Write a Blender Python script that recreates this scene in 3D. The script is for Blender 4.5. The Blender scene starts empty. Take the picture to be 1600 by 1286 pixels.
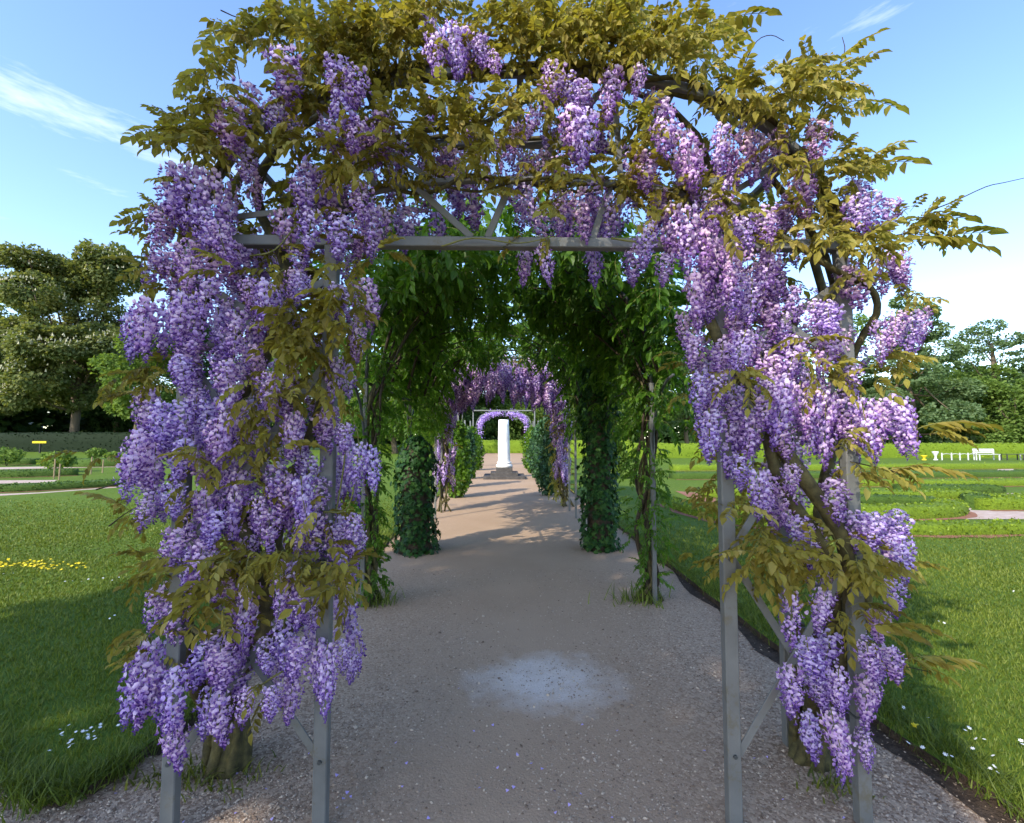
import bpy, math, random
import numpy as np
from mathutils import Vector, Matrix, noise as mnoise

rng = np.random.default_rng(11)
random.seed(11)
R = math.radians
scene = bpy.context.scene
COL = scene.collection

# ------------------------------------------------------------------ camera
CAM_H, FPX, HORIZON, VPX = 1.6, 750.0, 685.0, 785.0      # pixels of the 1600 x 1286 photograph
PITCH = math.atan((HORIZON - 643.0) / FPX)
YAW = math.atan((800.0 - VPX) / FPX)
cam_d = bpy.data.cameras.new('camera')
cam_d.sensor_width = 36.0
cam_d.lens = 36.0 * FPX / 1600.0
cam_d.clip_start, cam_d.clip_end = 0.05, 2000.0
cam = bpy.data.objects.new('camera', cam_d)
cam.location = (0, 0, CAM_H)
cam.rotation_euler = (R(90) + PITCH, 0, -YAW)
COL.objects.link(cam)
scene.camera = cam

# ------------------------------------------------------------------ sky, sun, exposure
SUN_AZ = R(-138.0)      # direction towards the sun, measured from +Y clockwise (behind and to the left)
SUN_EL = R(36.0)
world = bpy.data.worlds.new('World')
scene.world = world
world.use_nodes = True
wn, wl = world.node_tree.nodes, world.node_tree.links
wn.clear()
w_out = wn.new('ShaderNodeOutputWorld')
w_bg = wn.new('ShaderNodeBackground')
w_sky = wn.new('ShaderNodeTexSky')
w_sky.sky_type = 'NISHITA'
w_sky.sun_disc = False
w_sky.sun_elevation = SUN_EL
w_sky.sun_rotation = SUN_AZ
w_sky.air_density = 1.0
w_sky.dust_density = 0.6
w_sky.ozone_density = 1.6
w_bg.inputs[1].default_value = 0.15
# thin streaks of cirrus all over the sky dome
tc = wn.new('ShaderNodeTexCoord')
mp = wn.new('ShaderNodeMapping')
mp.inputs['Location'].default_value = (6.0, 0.0, 0.2)
mp.inputs['Rotation'].default_value = (0, R(-10), 0)
mp.inputs['Scale'].default_value = (1.3, 1.3, 9.0)
nz = wn.new('ShaderNodeTexNoise')
nz.inputs['Scale'].default_value = 1.7
nz.inputs['Detail'].default_value = 7
nz.inputs['Roughness'].default_value = 0.62
nz.inputs['Distortion'].default_value = 0.5
rp = wn.new('ShaderNodeValToRGB')
rp.color_ramp.elements[0].position = 0.60
rp.color_ramp.elements[1].position = 1.0
mx = wn.new('ShaderNodeMixRGB')
mx.inputs[2].default_value = (4.4, 4.6, 4.9, 1)
wl.new(tc.outputs['Generated'], mp.inputs[0])
wl.new(mp.outputs[0], nz.inputs[0])
wl.new(nz.outputs[0], rp.inputs[0])
wl.new(rp.outputs[0], mx.inputs[0])
hs_ = wn.new('ShaderNodeHueSaturation')
hs_.inputs['Hue'].default_value = 0.508
hs_.inputs['Saturation'].default_value = 1.12
wl.new(w_sky.outputs[0], hs_.inputs['Color'])
wl.new(hs_.outputs[0], mx.inputs[1])
wl.new(mx.outputs[0], w_bg.inputs[0])
wl.new(w_bg.outputs[0], w_out.inputs[0])

sun_d = bpy.data.lights.new('sun', 'SUN')
sun_d.energy = 2.1
sun_d.angle = R(0.6)
sun_d.color = (1.0, 0.93, 0.82)
sun = bpy.data.objects.new('sun', sun_d)
S = Vector((math.sin(SUN_AZ) * math.cos(SUN_EL), math.cos(SUN_AZ) * math.cos(SUN_EL), math.sin(SUN_EL)))
sun.rotation_euler = S.to_track_quat('Z', 'Y').to_euler()
sun.location = S * 60
COL.objects.link(sun)

vs = scene.view_settings
scene.display_settings.display_device = 'sRGB'
vs.view_transform = 'Standard'
vs.look = 'None'
vs.exposure = 1.58
vs.gamma = 1.0
vs.use_curve_mapping = False
scene.render.engine = 'CYCLES'
scene.cycles.use_denoising = True
scene.cycles.max_bounces = 8
scene.cycles.transparent_max_bounces = 8
scene.cycles.sample_clamp_indirect = 4.0

# ------------------------------------------------------------------ pixel helpers
_M = np.array(Matrix.Rotation(-YAW, 3, 'Z') @ Matrix.Rotation(R(90) + PITCH, 3, 'X'))
def ray(px, py):
    return _M @ np.array([px - 800.0, 643.0 - py, -FPX])
def P(px, py, Y):
    """the point of the pixel's ray at depth Y"""
    d = ray(px, py)
    return np.array([0, 0, CAM_H]) + d * (Y / d[1])
def G(px, py, z=0.0):
    """the point of the pixel's ray on the ground"""
    d = ray(px, py)
    return np.array([0, 0, CAM_H]) + d * ((z - CAM_H) / d[2])

# ------------------------------------------------------------------ mesh building
class MB:
    def __init__(self):
        self.V, self.F, self.C, self.n = [], [], [], 0
    def add(self, verts, faces, mat=0, col=None):
        verts = np.asarray(verts, float)
        faces = np.asarray(faces, int)
        self.V.append(verts)
        self.F.append((faces + self.n, mat))
        if col is None:
            col = np.zeros((len(verts), 3))
        col = np.asarray(col, float)
        if col.ndim == 1:
            col = np.tile(col, (len(verts), 1))
        self.C.append(col)
        self.n += len(verts)
    def mixed(self, verts, facelist, mat=0, col=None):
        by = {}
        for f in facelist:
            by.setdefault(len(f), []).append(f)
        base = self.n
        first = True
        for k, fl in by.items():
            if first:
                self.add(verts, fl, mat, col)
                first = False
            else:
                self.F.append((np.asarray(fl, int) + base, mat))
    def inst(self, tmpl, mats, mat=0, tint=None, keep=None):
        """template (verts, faces[, col]) stamped at K 4x4 matrices"""
        tv, tf = tmpl[0], tmpl[1]
        K, n = len(mats), len(tv)
        if K == 0:
            return
        M3, T = mats[:, :3, :3], mats[:, :3, 3]
        v = np.einsum('kij,nj->kni', M3, tv) + T[:, None, :]
        f = tf[None, :, :] + (np.arange(K) * n)[:, None, None]
        c = np.zeros((K, n, 3))
        if len(tmpl) > 2:
            c[:] = tmpl[2][None]
        if tint is not None:
            c[:, :, 0] = np.asarray(tint)[:, None]
        self.add(v.reshape(-1, 3), f.reshape(-1, tf.shape[1]), mat, c.reshape(-1, 3))
    def mesh(self, name, mats, smooth=False):
        me = bpy.data.meshes.new(name)
        V = np.concatenate(self.V)
        C = np.concatenate(self.C)
        loops = np.concatenate([f.ravel() for f, _ in self.F])
        tot = np.concatenate([np.full(len(f), f.shape[1]) for f, _ in self.F])
        mi = np.concatenate([np.full(len(f), m) for f, m in self.F])
        start = np.concatenate([[0], np.cumsum(tot)[:-1]])
        me.vertices.add(len(V))
        me.vertices.foreach_set('co', V.ravel().astype(np.float32))
        me.loops.add(len(loops))
        me.loops.foreach_set('vertex_index', loops.astype(np.int32))
        me.polygons.add(len(tot))
        me.polygons.foreach_set('loop_start', start.astype(np.int32))
        me.polygons.foreach_set('loop_total', tot.astype(np.int32))
        me.polygons.foreach_set('material_index', mi.astype(np.int32))
        me.polygons.foreach_set('use_smooth', np.full(len(tot), bool(smooth)))
        a = me.attributes.new('tint', 'FLOAT_COLOR', 'POINT')
        a.data.foreach_set('color', np.hstack([C, np.ones((len(C), 1))]).ravel().astype(np.float32))
        me.update(calc_edges=True)
        me.validate()
        for m in (mats if isinstance(mats, (list, tuple)) else [mats]):
            me.materials.append(m)
        return me
    def obj(self, name, mats, parent=None, smooth=False):
        o = bpy.data.objects.new(name, self.mesh(name, mats, smooth))
        COL.objects.link(o)
        if parent is not None:
            link(o, parent)
        return o

def link(o, parent):
    """parent keeping world coordinates: all parts are modelled in world space, roots are plain translations"""
    o.parent = parent
    o.matrix_parent_inverse = Matrix.Translation(-Vector(parent.location))

def thing(name, label, cat, loc=(0, 0, 0), group=None):
    o = bpy.data.objects.new(name, None)
    o.empty_display_size = 0.2
    o.location = loc
    COL.objects.link(o)
    tag(o, label, cat, group)
    return o
def tag(o, label=None, cat=None, group=None, kind=None):
    if label: o['label'] = label
    if cat: o['category'] = cat
    if group: o['group'] = group
    if kind: o['kind'] = kind
    return o
def place(me, name, mat4, parent):
    o = bpy.data.objects.new(name, me)
    COL.objects.link(o)
    o.matrix_world = mat4
    if parent is not None:
        o.parent = parent
        o.matrix_basis = Matrix.Translation(-Vector(parent.location)) @ mat4
    return o

def mats_from(pos, zdir, ydir, scale):
    """K matrices: local Z along zdir, local Y near ydir"""
    pos, z, y = (np.asarray(a, float) for a in (pos, zdir, ydir))
    z = z / np.linalg.norm(z, axis=1, keepdims=True)
    x = np.cross(y, z)
    ln = np.linalg.norm(x, axis=1, keepdims=True)
    x = np.where(ln < 1e-5, np.array([[1.0, 0, 0]]), x / np.maximum(ln, 1e-5))
    y = np.cross(z, x)
    K = len(pos)
    m = np.zeros((K, 4, 4))
    s = np.asarray(scale, float)
    if s.ndim == 1:
        s = np.repeat(s[:, None], 3, 1)
    m[:, :3, 0] = x * s[:, :1]
    m[:, :3, 1] = y * s[:, 1:2]
    m[:, :3, 2] = z * s[:, 2:3]
    m[:, :3, 3] = pos
    m[:, 3, 3] = 1
    return m
def rand_dirs(k):
    d = rng.normal(size=(k, 3))
    return d / np.linalg.norm(d, axis=1, keepdims=True)

def bar(mb, a, b, w, d, up=(0, 1, 0), mat=0, bev=0.004, col=None):
    """a bevelled bar from a to b; w across, d along 'up'"""
    a, b, up = (np.asarray(x, float) for x in (a, b, up))
    z = b - a
    L = np.linalg.norm(z)
    z = z / L
    x = np.cross(up, z); x /= np.linalg.norm(x)
    y = np.cross(z, x)
    hw, hd = w / 2, d / 2
    c = min(bev, hw * 0.4, hd * 0.4)
    prof = [(-hw + c, -hd), (hw - c, -hd), (hw, -hd + c), (hw, hd - c), (hw - c, hd), (-hw + c, hd), (-hw, hd - c), (-hw, -hd + c)]
    v = []
    for t in (a, b):
        for (px, py) in prof:
            v.append(t + x * px + y * py)
    f = [(i, (i + 1) % 8, 8 + (i + 1) % 8, 8 + i) for i in range(8)]
    mb.mixed(v, f + [tuple(range(7, -1, -1)), tuple(range(8, 16))], mat, col)

def tube(mb, pts, rad, sides=6, mat=0, col=None, wob=0.0, caps=True):
    pts = np.asarray(pts, float)
    n = len(pts)
    rad = np.full(n, rad, float) if np.isscalar(rad) else np.asarray(rad, float)
    tang = np.gradient(pts, axis=0)
    tang /= np.maximum(np.linalg.norm(tang, axis=1, keepdims=True), 1e-9)
    ref = np.array([0.0, 0, 1]) if abs(tang[0, 2]) < 0.9 else np.array([1.0, 0, 0])
    x = np.cross(ref, tang[0]); x /= np.linalg.norm(x)
    v = []
    for i in range(n):
        x = x - tang[i] * np.dot(x, tang[i]); x /= np.linalg.norm(x)
        y = np.cross(tang[i], x)
        for k in range(sides):
            a = 2 * math.pi * k / sides
            r = rad[i] * (1 + wob * random.uniform(-1, 1))
            v.append(pts[i] + (x * math.cos(a) + y * math.sin(a)) * r)
    f = []
    for i in range(n - 1):
        for k in range(sides):
            k2 = (k + 1) % sides
            f.append((i * sides + k, i * sides + k2, (i + 1) * sides + k2, (i + 1) * sides + k))
    if caps:
        f += [tuple(range(sides - 1, -1, -1)), tuple((n - 1) * sides + k for k in range(sides))]
    mb.mixed(v, f, mat, col)

def smooth_path(ctrl, n=24):
    """Catmull-Rom through control points"""
    c = np.asarray(ctrl, float)
    c = np.vstack([2 * c[0] - c[1], c, 2 * c[-1] - c[-2]])
    out = []
    segs = len(c) - 3
    per = max(2, n // segs)
    for i in range(segs):
        p0, p1, p2, p3 = c[i:i + 4]
        for t in np.linspace(0, 1, per, endpoint=False):
            out.append(0.5 * (2 * p1 + (p2 - p0) * t + (2 * p0 - 5 * p1 + 4 * p2 - p3) * t * t + (3 * p1 - p0 - 3 * p2 + p3) * t ** 3))
    out.append(c[-2])
    return np.array(out)

def lathe(mb, prof, centre, sides=32, mat=0, lean=(0, 0)):
    cx, cy, cz = centre
    v, f = [], []
    for r, z in prof:
        for k in range(sides):
            a = 2 * math.pi * k / sides
            v.append((cx + lean[0] * z + r * math.cos(a), cy + lean[1] * z + r * math.sin(a), cz + z))
    for i in range(len(prof) - 1):
        for k in range(sides):
            k2 = (k + 1) % sides
            f.append((i * sides + k, i * sides + k2, (i + 1) * sides + k2, (i + 1) * sides + k))
    f += [tuple(range(sides - 1, -1, -1)), tuple((len(prof) - 1) * sides + k for k in range(sides))]
    mb.mixed(v, f, mat)

# ------------------------------------------------------------------ materials
def new_mat(name):
    m = bpy.data.materials.new(name)
    m.use_nodes = True
    nt = m.node_tree
    nt.nodes.clear()
    return m, nt.nodes, nt.links
def mixc(n, l, fac, a, b, mode='MIX'):
    x = n.new('ShaderNodeMixRGB')
    x.blend_type = mode
    for i, s in ((0, fac), (1, a), (2, b)):
        if hasattr(s, 'is_linked'):
            l.new(s, x.inputs[i])
        else:
            x.inputs[i].default_value = s if i == 0 else (*s, 1)
    return x.outputs[0]
def noise(n, l, scale, detail=4, rough=0.55, vec=None, dist=0.0):
    x = n.new('ShaderNodeTexNoise')
    x.inputs['Scale'].default_value = scale
    x.inputs['Detail'].default_value = detail
    x.inputs['Roughness'].default_value = rough
    x.inputs['Distortion'].default_value = dist
    if vec is not None:
        l.new(vec, x.inputs[0])
    return x.outputs[0]
def ramp(n, l, fac, p0, p1, c0=(0, 0, 0), c1=(1, 1, 1)):
    x = n.new('ShaderNodeValToRGB')
    x.color_ramp.elements[0].position = p0
    x.color_ramp.elements[1].position = p1
    x.color_ramp.elements[0].color = (*c0, 1)
    x.color_ramp.elements[1].color = (*c1, 1)
    l.new(fac, x.inputs[0])
    return x.outputs[0]
def math_n(n, l, op, a, b=None):
    x = n.new('ShaderNodeMath')
    x.operation = op
    for i, s in enumerate((a, b)):
        if s is None: continue
        if hasattr(s, 'is_linked'): l.new(s, x.inputs[i])
        else: x.inputs[i].default_value = s
    return x.outputs[0]
def world_pos(n):
    return n.new('ShaderNodeNewGeometry').outputs['Position']
def finish(n, l, colour, rough=0.6, spec=0.4, bump=None, bump_s=0.3, bump_d=0.01, transl=0.0, tcol=None, metal=0.0):
    out = n.new('ShaderNodeOutputMaterial')
    b = n.new('ShaderNodeBsdfPrincipled')
    if hasattr(colour, 'is_linked'): l.new(colour, b.inputs['Base Color'])
    else: b.inputs['Base Color'].default_value = (*colour, 1)
    if hasattr(rough, 'is_linked'): l.new(rough, b.inputs['Roughness'])
    else: b.inputs['Roughness'].default_value = rough
    b.inputs['Specular IOR Level'].default_value = spec
    b.inputs['Metallic'].default_value = metal
    if bump is not None:
        bn = n.new('ShaderNodeBump')
        bn.inputs['Strength'].default_value = bump_s
        bn.inputs['Distance'].default_value = bump_d
        l.new(bump, bn.inputs['Height'])
        l.new(bn.outputs[0], b.inputs['Normal'])
    if transl > 0:
        t = n.new('ShaderNodeBsdfTranslucent')
        l.new(tcol if tcol is not None else colour, t.inputs[0])
        ms = n.new('ShaderNodeMixShader')
        ms.inputs[0].default_value = transl
        l.new(b.outputs[0], ms.inputs[1])
        l.new(t.outputs[0], ms.inputs[2])
        l.new(ms.outputs[0], out.inputs[0])
    else:
        l.new(b.outputs[0], out.inputs[0])

def tint_of(n, l):
    a = n.new('ShaderNodeAttribute')
    a.attribute_name = 'tint'
    s = n.new('ShaderNodeSeparateColor')
    l.new(a.outputs['Color'], s.inputs[0])
    return s.outputs

def leaf_mat(name, dark, mid, light, transl=0.35, rough=0.42, spec=0.35, warm=1.25, objvar=0.25, fresh=None):
    m, n, l = new_mat(name)
    t = tint_of(n, l)
    oi = n.new('ShaderNodeObjectInfo').outputs['Random']
    f = math_n(n, l, 'ADD', t[0], math_n(n, l, 'MULTIPLY', math_n(n, l, 'SUBTRACT', oi, 0.5), objvar))
    r = n.new('ShaderNodeValToRGB')
    e = r.color_ramp.elements
    e[0].position, e[0].color = 0.0, (*dark, 1)
    e[1].position, e[1].color = 1.0, (*light, 1)
    x = e.new(0.5); x.color = (*mid, 1)
    l.new(f, r.inputs[0])
    col_ = r.outputs[0]
    if fresh:                    # a share of the leaves is still fresh green
        pick = ramp(n, l, math_n(n, l, 'FRACT', math_n(n, l, 'MULTIPLY', math_n(n, l, 'ADD', oi, math_n(n, l, 'MULTIPLY', t[0], .13)), 7.3)), .45, .9)
        col_ = mixc(n, l, math_n(n, l, 'MULTIPLY', pick, .35), col_, fresh)
    tc_ = mixc(n, l, 1.0, col_, (warm, 1.15, 0.5), 'MULTIPLY')
    finish(n, l, col_, rough, spec, transl=transl, tcol=tc_)
    return m

def petal_mat(name):
    # tint.r: 0 deep keel .. 1 pale banner, tint.g: random per floret
    m, n, l = new_mat(name)
    t = tint_of(n, l)
    oi = n.new('ShaderNodeObjectInfo').outputs['Random']
    r = n.new('ShaderNodeValToRGB')
    e = r.color_ramp.elements
    e[0].position, e[0].color = 0.0, (0.14, 0.05, 0.32, 1)
    e[1].position, e[1].color = 1.0, (0.82, 0.685, 0.87, 1)
    x = e.new(0.45); x.color = (0.40, 0.225, 0.62, 1)
    x = e.new(0.75); x.color = (0.62, 0.445, 0.79, 1)
    f = math_n(n, l, 'ADD', t[0], math_n(n, l, 'MULTIPLY', math_n(n, l, 'SUBTRACT', t[1], 0.5), 0.35))
    l.new(f, r.inputs[0])
    pink = mixc(n, l, 1.0, r.outputs[0], (1.10, 0.97, 0.92), 'MULTIPLY')
    blue = mixc(n, l, 1.0, r.outputs[0], (0.94, 0.95, 1.02), 'MULTIPLY')
    c = mixc(n, l, oi, blue, pink)
    finish(n, l, c, 0.6, 0.25, transl=0.38, tcol=c)
    return m

def stem_mat(name, a, b):
    m, n, l = new_mat(name)
    p = world_pos(n)
    f = noise(n, l, 22, 5, 0.6, p)
    c = mixc(n, l, ramp(n, l, f, 0.35, 0.68), a, b)
    finish(n, l, c, 0.75, 0.25, bump=noise(n, l, 60, 5, 0.7, p), bump_s=0.6, bump_d=0.01)
    return m

def steel_mat(name, base, rust=0.25):
    m, n, l = new_mat(name)
    p = world_pos(n)
    f = noise(n, l, 5, 6, 0.6, p)
    f2 = noise(n, l, 40, 4, 0.7, p)
    c = mixc(n, l, ramp(n, l, f, 0.35, 0.7), base, tuple(x * 0.72 for x in base))
    dirt = ramp(n, l, math_n(n, l, 'MULTIPLY', noise(n, l, 9, 5, 0.7, p), math_n(n, l, 'ADD', f2, 0.35)), 0.46, 0.62)
    c = mixc(n, l, math_n(n, l, 'MULTIPLY', dirt, rust), c, (0.12, 0.10, 0.055))
    finish(n, l, c, 0.55, 0.4, bump=f2, bump_s=0.15, bump_d=0.003)
    return m

M = {}
M['petal'] = petal_mat('petal')
M['bronze'] = leaf_mat('bronze_leaf', (0.14, 0.112, 0.018), (0.33, 0.262, 0.052), (0.53, 0.43, 0.15), 0.48, 0.5, 0.2, 1.1, 0.5, (0.25, 0.30, 0.04))
M['green'] = leaf_mat('green_leaf', (0.035, 0.090, 0.010), (0.095, 0.20, 0.018), (0.18, 0.31, 0.03), 0.55, 0.42, 0.3, 1.2)
M['ivy'] = leaf_mat('ivy_leaf', (0.008, 0.032, 0.007), (0.020, 0.066, 0.012), (0.05, 0.115, 0.02), 0.25, 0.5, 0.18, 1.1)
M['blue_green'] = leaf_mat('blue_green_leaf', (0.015, 0.05, 0.018), (0.04, 0.10, 0.035), (0.07, 0.15, 0.05), 0.3)
M['yellow_green'] = leaf_mat('yellow_green_leaf', (0.07, 0.09, 0.01), (0.14, 0.16, 0.018), (0.22, 0.22, 0.03), 0.4)
M['tree_a'] = leaf_mat('chestnut_leaf', (0.07, 0.105, 0.03), (0.15, 0.185, 0.06), (0.24, 0.26, 0.11), 0.45, 0.7, 0.1)
M['tree_b'] = leaf_mat('lime_leaf', (0.07, 0.13, 0.03), (0.15, 0.235, 0.05), (0.23, 0.32, 0.08), 0.5, 0.7, 0.1)
M['tree_c'] = leaf_mat('larch_leaf', (0.08, 0.14, 0.06), (0.155, 0.235, 0.105), (0.23, 0.31, 0.15), 0.5, 0.7, 0.1)
M['tree_d'] = leaf_mat('dark_leaf', (0.025, 0.055, 0.018), (0.055, 0.105, 0.03), (0.10, 0.16, 0.045), 0.4, 0.7, 0.1)
M['box'] = leaf_mat('box_leaf', (0.08, 0.13, 0.008), (0.17, 0.25, 0.014), (0.27, 0.36, 0.03), 0.3, 0.5)
M['box_dark'] = leaf_mat('dark_box_leaf', (0.035, 0.07, 0.010), (0.075, 0.135, 0.018), (0.125, 0.20, 0.028), 0.25, 0.5)
M['grass_blade'] = leaf_mat('grass_blade', (0.07, 0.105, 0.014), (0.145, 0.19, 0.024), (0.245, 0.28, 0.05), 0.35, 0.5, 0.25)
M['stem'] = stem_mat('vine_bark', (0.042, 0.036, 0.016), (0.125, 0.105, 0.038))
M['green_stem'] = stem_mat('green_shoot', (0.14, 0.15, 0.035), (0.22, 0.21, 0.07))
M['twig'] = stem_mat('dark_twig', (0.03, 0.022, 0.014), (0.07, 0.05, 0.03))
M['bark'] = stem_mat('tree_bark', (0.085, 0.065, 0.042), (0.17, 0.13, 0.08))
M['steel'] = steel_mat('grey_painted_steel', (0.155, 0.155, 0.145), .7)
M['steel_dark'] = steel_mat('dark_painted_steel', (0.055, 0.06, 0.06))
M['steel_pale'] = steel_mat('pale_painted_steel', (0.20, 0.205, 0.195))

def hedge_core(name, a, b):
    m, n, l = new_mat(name)
    p = world_pos(n)
    f = noise(n, l, 30, 5, 0.7, p)
    c = mixc(n, l, ramp(n, l, f, 0.35, 0.65), a, b)
    finish(n, l, c, 0.8, 0.2, bump=noise(n, l, 45, 5, 0.75, p), bump_s=1.0, bump_d=0.03)
    return m
M['box_core'] = hedge_core('box_core', (0.08, 0.13, 0.008), (0.19, 0.27, 0.016))
M['box_core_dark'] = hedge_core('box_core_dark', (0.035, 0.07, 0.009), (0.08, 0.14, 0.018))

# ------------------------------------------------------------------ ground materials
def mat_gravel():
    m, n, l = new_mat('path_gravel')
    p = world_pos(n)
    big = noise(n, l, 0.9, 4, 0.6, p)
    fine = noise(n, l, 160, 3, 0.6, p)
    vo = n.new('ShaderNodeTexVoronoi'); vo.inputs['Scale'].default_value = 75; l.new(p, vo.inputs[0])
    sep = n.new('ShaderNodeSeparateColor'); l.new(vo.outputs['Color'], sep.inputs[0])
    peb = ramp(n, l, sep.outputs[0], 0.1, 1.0, (0.15, 0.092, 0.058), (0.53, 0.40, 0.275))
    base = mixc(n, l, ramp(n, l, big, 0.35, 0.65), (0.32, 0.215, 0.132), (0.415, 0.285, 0.18))
    base = mixc(n, l, ramp(n, l, fine, 0.3, 0.7), base, (0.44, 0.305, 0.195))
    xyz = n.new('ShaderNodeSeparateXYZ'); l.new(p, xyz.inputs[0])
    # worn smooth along the middle, loose stone towards the edges and in front
    off = math_n(n, l, 'ABSOLUTE', math_n(n, l, 'SUBTRACT', xyz.outputs[0], 0.15))
    loose = ramp(n, l, math_n(n, l, 'ADD', math_n(n, l, 'MULTIPLY', off, 0.55), math_n(n, l, 'MULTIPLY', math_n(n, l, 'SUBTRACT', big, 0.5), 0.9)), 0.12, 0.75)
    near = ramp(n, l, math_n(n, l, 'DIVIDE', xyz.outputs[1], 10.0), 0.2, 0.6, (1, 1, 1), (0.25, 0.25, 0.25))
    c = mixc(n, l, math_n(n, l, 'MULTIPLY', loose, math_n(n, l, 'MULTIPLY', near, 0.75)), base, peb)
    # a pale patch with an uneven edge
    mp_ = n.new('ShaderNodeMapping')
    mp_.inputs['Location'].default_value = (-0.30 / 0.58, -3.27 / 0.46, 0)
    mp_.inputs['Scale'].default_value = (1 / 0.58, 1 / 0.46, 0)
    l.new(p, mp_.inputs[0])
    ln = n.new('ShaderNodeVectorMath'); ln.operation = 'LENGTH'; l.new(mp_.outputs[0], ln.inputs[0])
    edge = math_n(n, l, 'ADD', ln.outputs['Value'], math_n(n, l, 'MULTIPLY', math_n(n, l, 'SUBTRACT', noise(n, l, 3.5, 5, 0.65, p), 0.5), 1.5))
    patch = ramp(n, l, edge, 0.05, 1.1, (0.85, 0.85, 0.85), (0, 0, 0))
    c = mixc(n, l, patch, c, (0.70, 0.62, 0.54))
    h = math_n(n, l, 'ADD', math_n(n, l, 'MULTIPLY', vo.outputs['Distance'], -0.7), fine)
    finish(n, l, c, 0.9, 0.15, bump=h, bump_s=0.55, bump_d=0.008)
    return m
def mat_lawn():
    m, n, l = new_mat('lawn_grass')
    p = world_pos(n)
    a = noise(n, l, 0.5, 4, 0.6, p)
    b = noise(n, l, 5.0, 5, 0.65, p)
    mp_ = n.new('ShaderNodeMapping'); mp_.inputs['Scale'].default_value = (1, 0.5, 1); l.new(p, mp_.inputs[0])
    c_ = noise(n, l, 60, 4, 0.75, mp_.outputs[0])
    c = mixc(n, l, ramp(n, l, a, 0.3, 0.7), (0.12, 0.185, 0.014), (0.175, 0.24, 0.02))
    c = mixc(n, l, math_n(n, l, 'MULTIPLY', ramp(n, l, b, 0.45, 0.75), 0.5), c, (0.20, 0.245, 0.035))
    c = mixc(n, l, math_n(n, l, 'MULTIPLY', ramp(n, l, c_, 0.42, 0.68, (1, 1, 1), (0, 0, 0)), 0.5), c, (0.05, 0.10, 0.01))
    d_ = noise(n, l, 14, 6, 0.75, mp_.outputs[0])
    c = mixc(n, l, math_n(n, l, 'MULTIPLY', ramp(n, l, d_, 0.40, 0.66, (1, 1, 1), (0, 0, 0)), 0.55), c, (0.06, 0.115, 0.012))
    finish(n, l, c, 0.85, 0.15, bump=c_, bump_s=0.8, bump_d=0.03)
    return m
def mat_noise(name, a, b, scale, rough=0.9, bs=0.5, bd=0.01):
    m, n, l = new_mat(name)
    p = world_pos(n)
    f = noise(n, l, scale, 5, 0.65, p)
    c = mixc(n, l, ramp(n, l, f, 0.32, 0.68), a, b)
    finish(n, l, c, rough, 0.2, bump=noise(n, l, scale * 4, 4, 0.7, p), bump_s=bs, bump_d=bd)
    return m
M['gravel'] = mat_gravel()
M['lawn'] = mat_lawn()
M['soil'] = mat_noise('dark_soil', (0.04, 0.027, 0.018), (0.10, 0.07, 0.048), 14, 0.95, 0.9, 0.03)
M['pink_gravel'] = mat_noise('pink_gravel', (0.37, 0.26, 0.20), (0.52, 0.42, 0.35), 9)
M['red_soil'] = mat_noise('red_soil', (0.20, 0.085, 0.05), (0.32, 0.16, 0.10), 12)
M['far_grass'] = mat_noise('far_grass', (0.03, 0.06, 0.010), (0.065, 0.11, 0.016), 0.4)

def sheet(name, poly, z, mat, depth=None, side=None, kind='structure', sub=None):
    """a flat polygon; with depth its border drops to z - depth"""
    mb = MB()
    n = len(poly)
    v = [(x, y, z) for x, y in poly]
    mb.mixed(v, [tuple(range(n))], 0)
    if depth:
        v2 = v + [(x, y, z - depth) for x, y in poly]
        mb.mixed(v2, [(i, n + i, n + (i + 1) % n, (i + 1) % n) for i in range(n)], 1)
    o = mb.obj(name, [mat] + ([side] if side else []))
    o['kind'] = kind
    return o

LZ = 0.05       # lawns stand a little above the gravel
def wob(t, s, a):
    return a * mnoise.noise(Vector((t * 1.7 + s, s * 3.1, 0.3)))
# inner edges of the two lawns, from front to back
EDGE_L = [(-1.78 + wob(y, 1.0, .07), y) for y in np.arange(2.55, 62, 0.22)]
FRONT_L = [(-1.80, 2.40), (-1.84, 2.28), (-1.93, 2.21), (-2.05, 2.24), (-2.2, 2.30), (-2.38, 2.36), (-2.55, 2.45), (-2.75, 2.61), (-2.95, 2.77), (-3.2, 2.90), (-3.6, 3.05), (-4.4, 3.2), (-7, 3.3), (-70, 3.3)]
EDGE_R = [(2.07 + wob(y, 5.0, .05) + 0.20 * math.exp(-((y - 1.65) / .5) ** 2) * (1 if y > 1.65 else 0) + (.20 if y <= 1.65 else 0), y) for y in np.arange(-6, 62, 0.22)]
ground = sheet('ground', [(-500, -120), (500, -120), (500, 700), (-500, 700)], -0.06, M['far_grass'])
gravel = sheet('gravel_path', [(-40, -10), (8, -10), (8, 66), (-5, 66), (-5, 12), (-40, 12)], 0.0, M['gravel'])
lawn_l = sheet('lawn_left', EDGE_L + [(-1.78, 66), (-75, 66)] + FRONT_L[::-1], LZ, M['lawn'], 0.1, M['soil'])
lawn_r = sheet('lawn_right', EDGE_R[::-1] + [(70, -6), (70, 66), (2.16, 66)], LZ, M['lawn'], 0.1, M['soil'])
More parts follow.
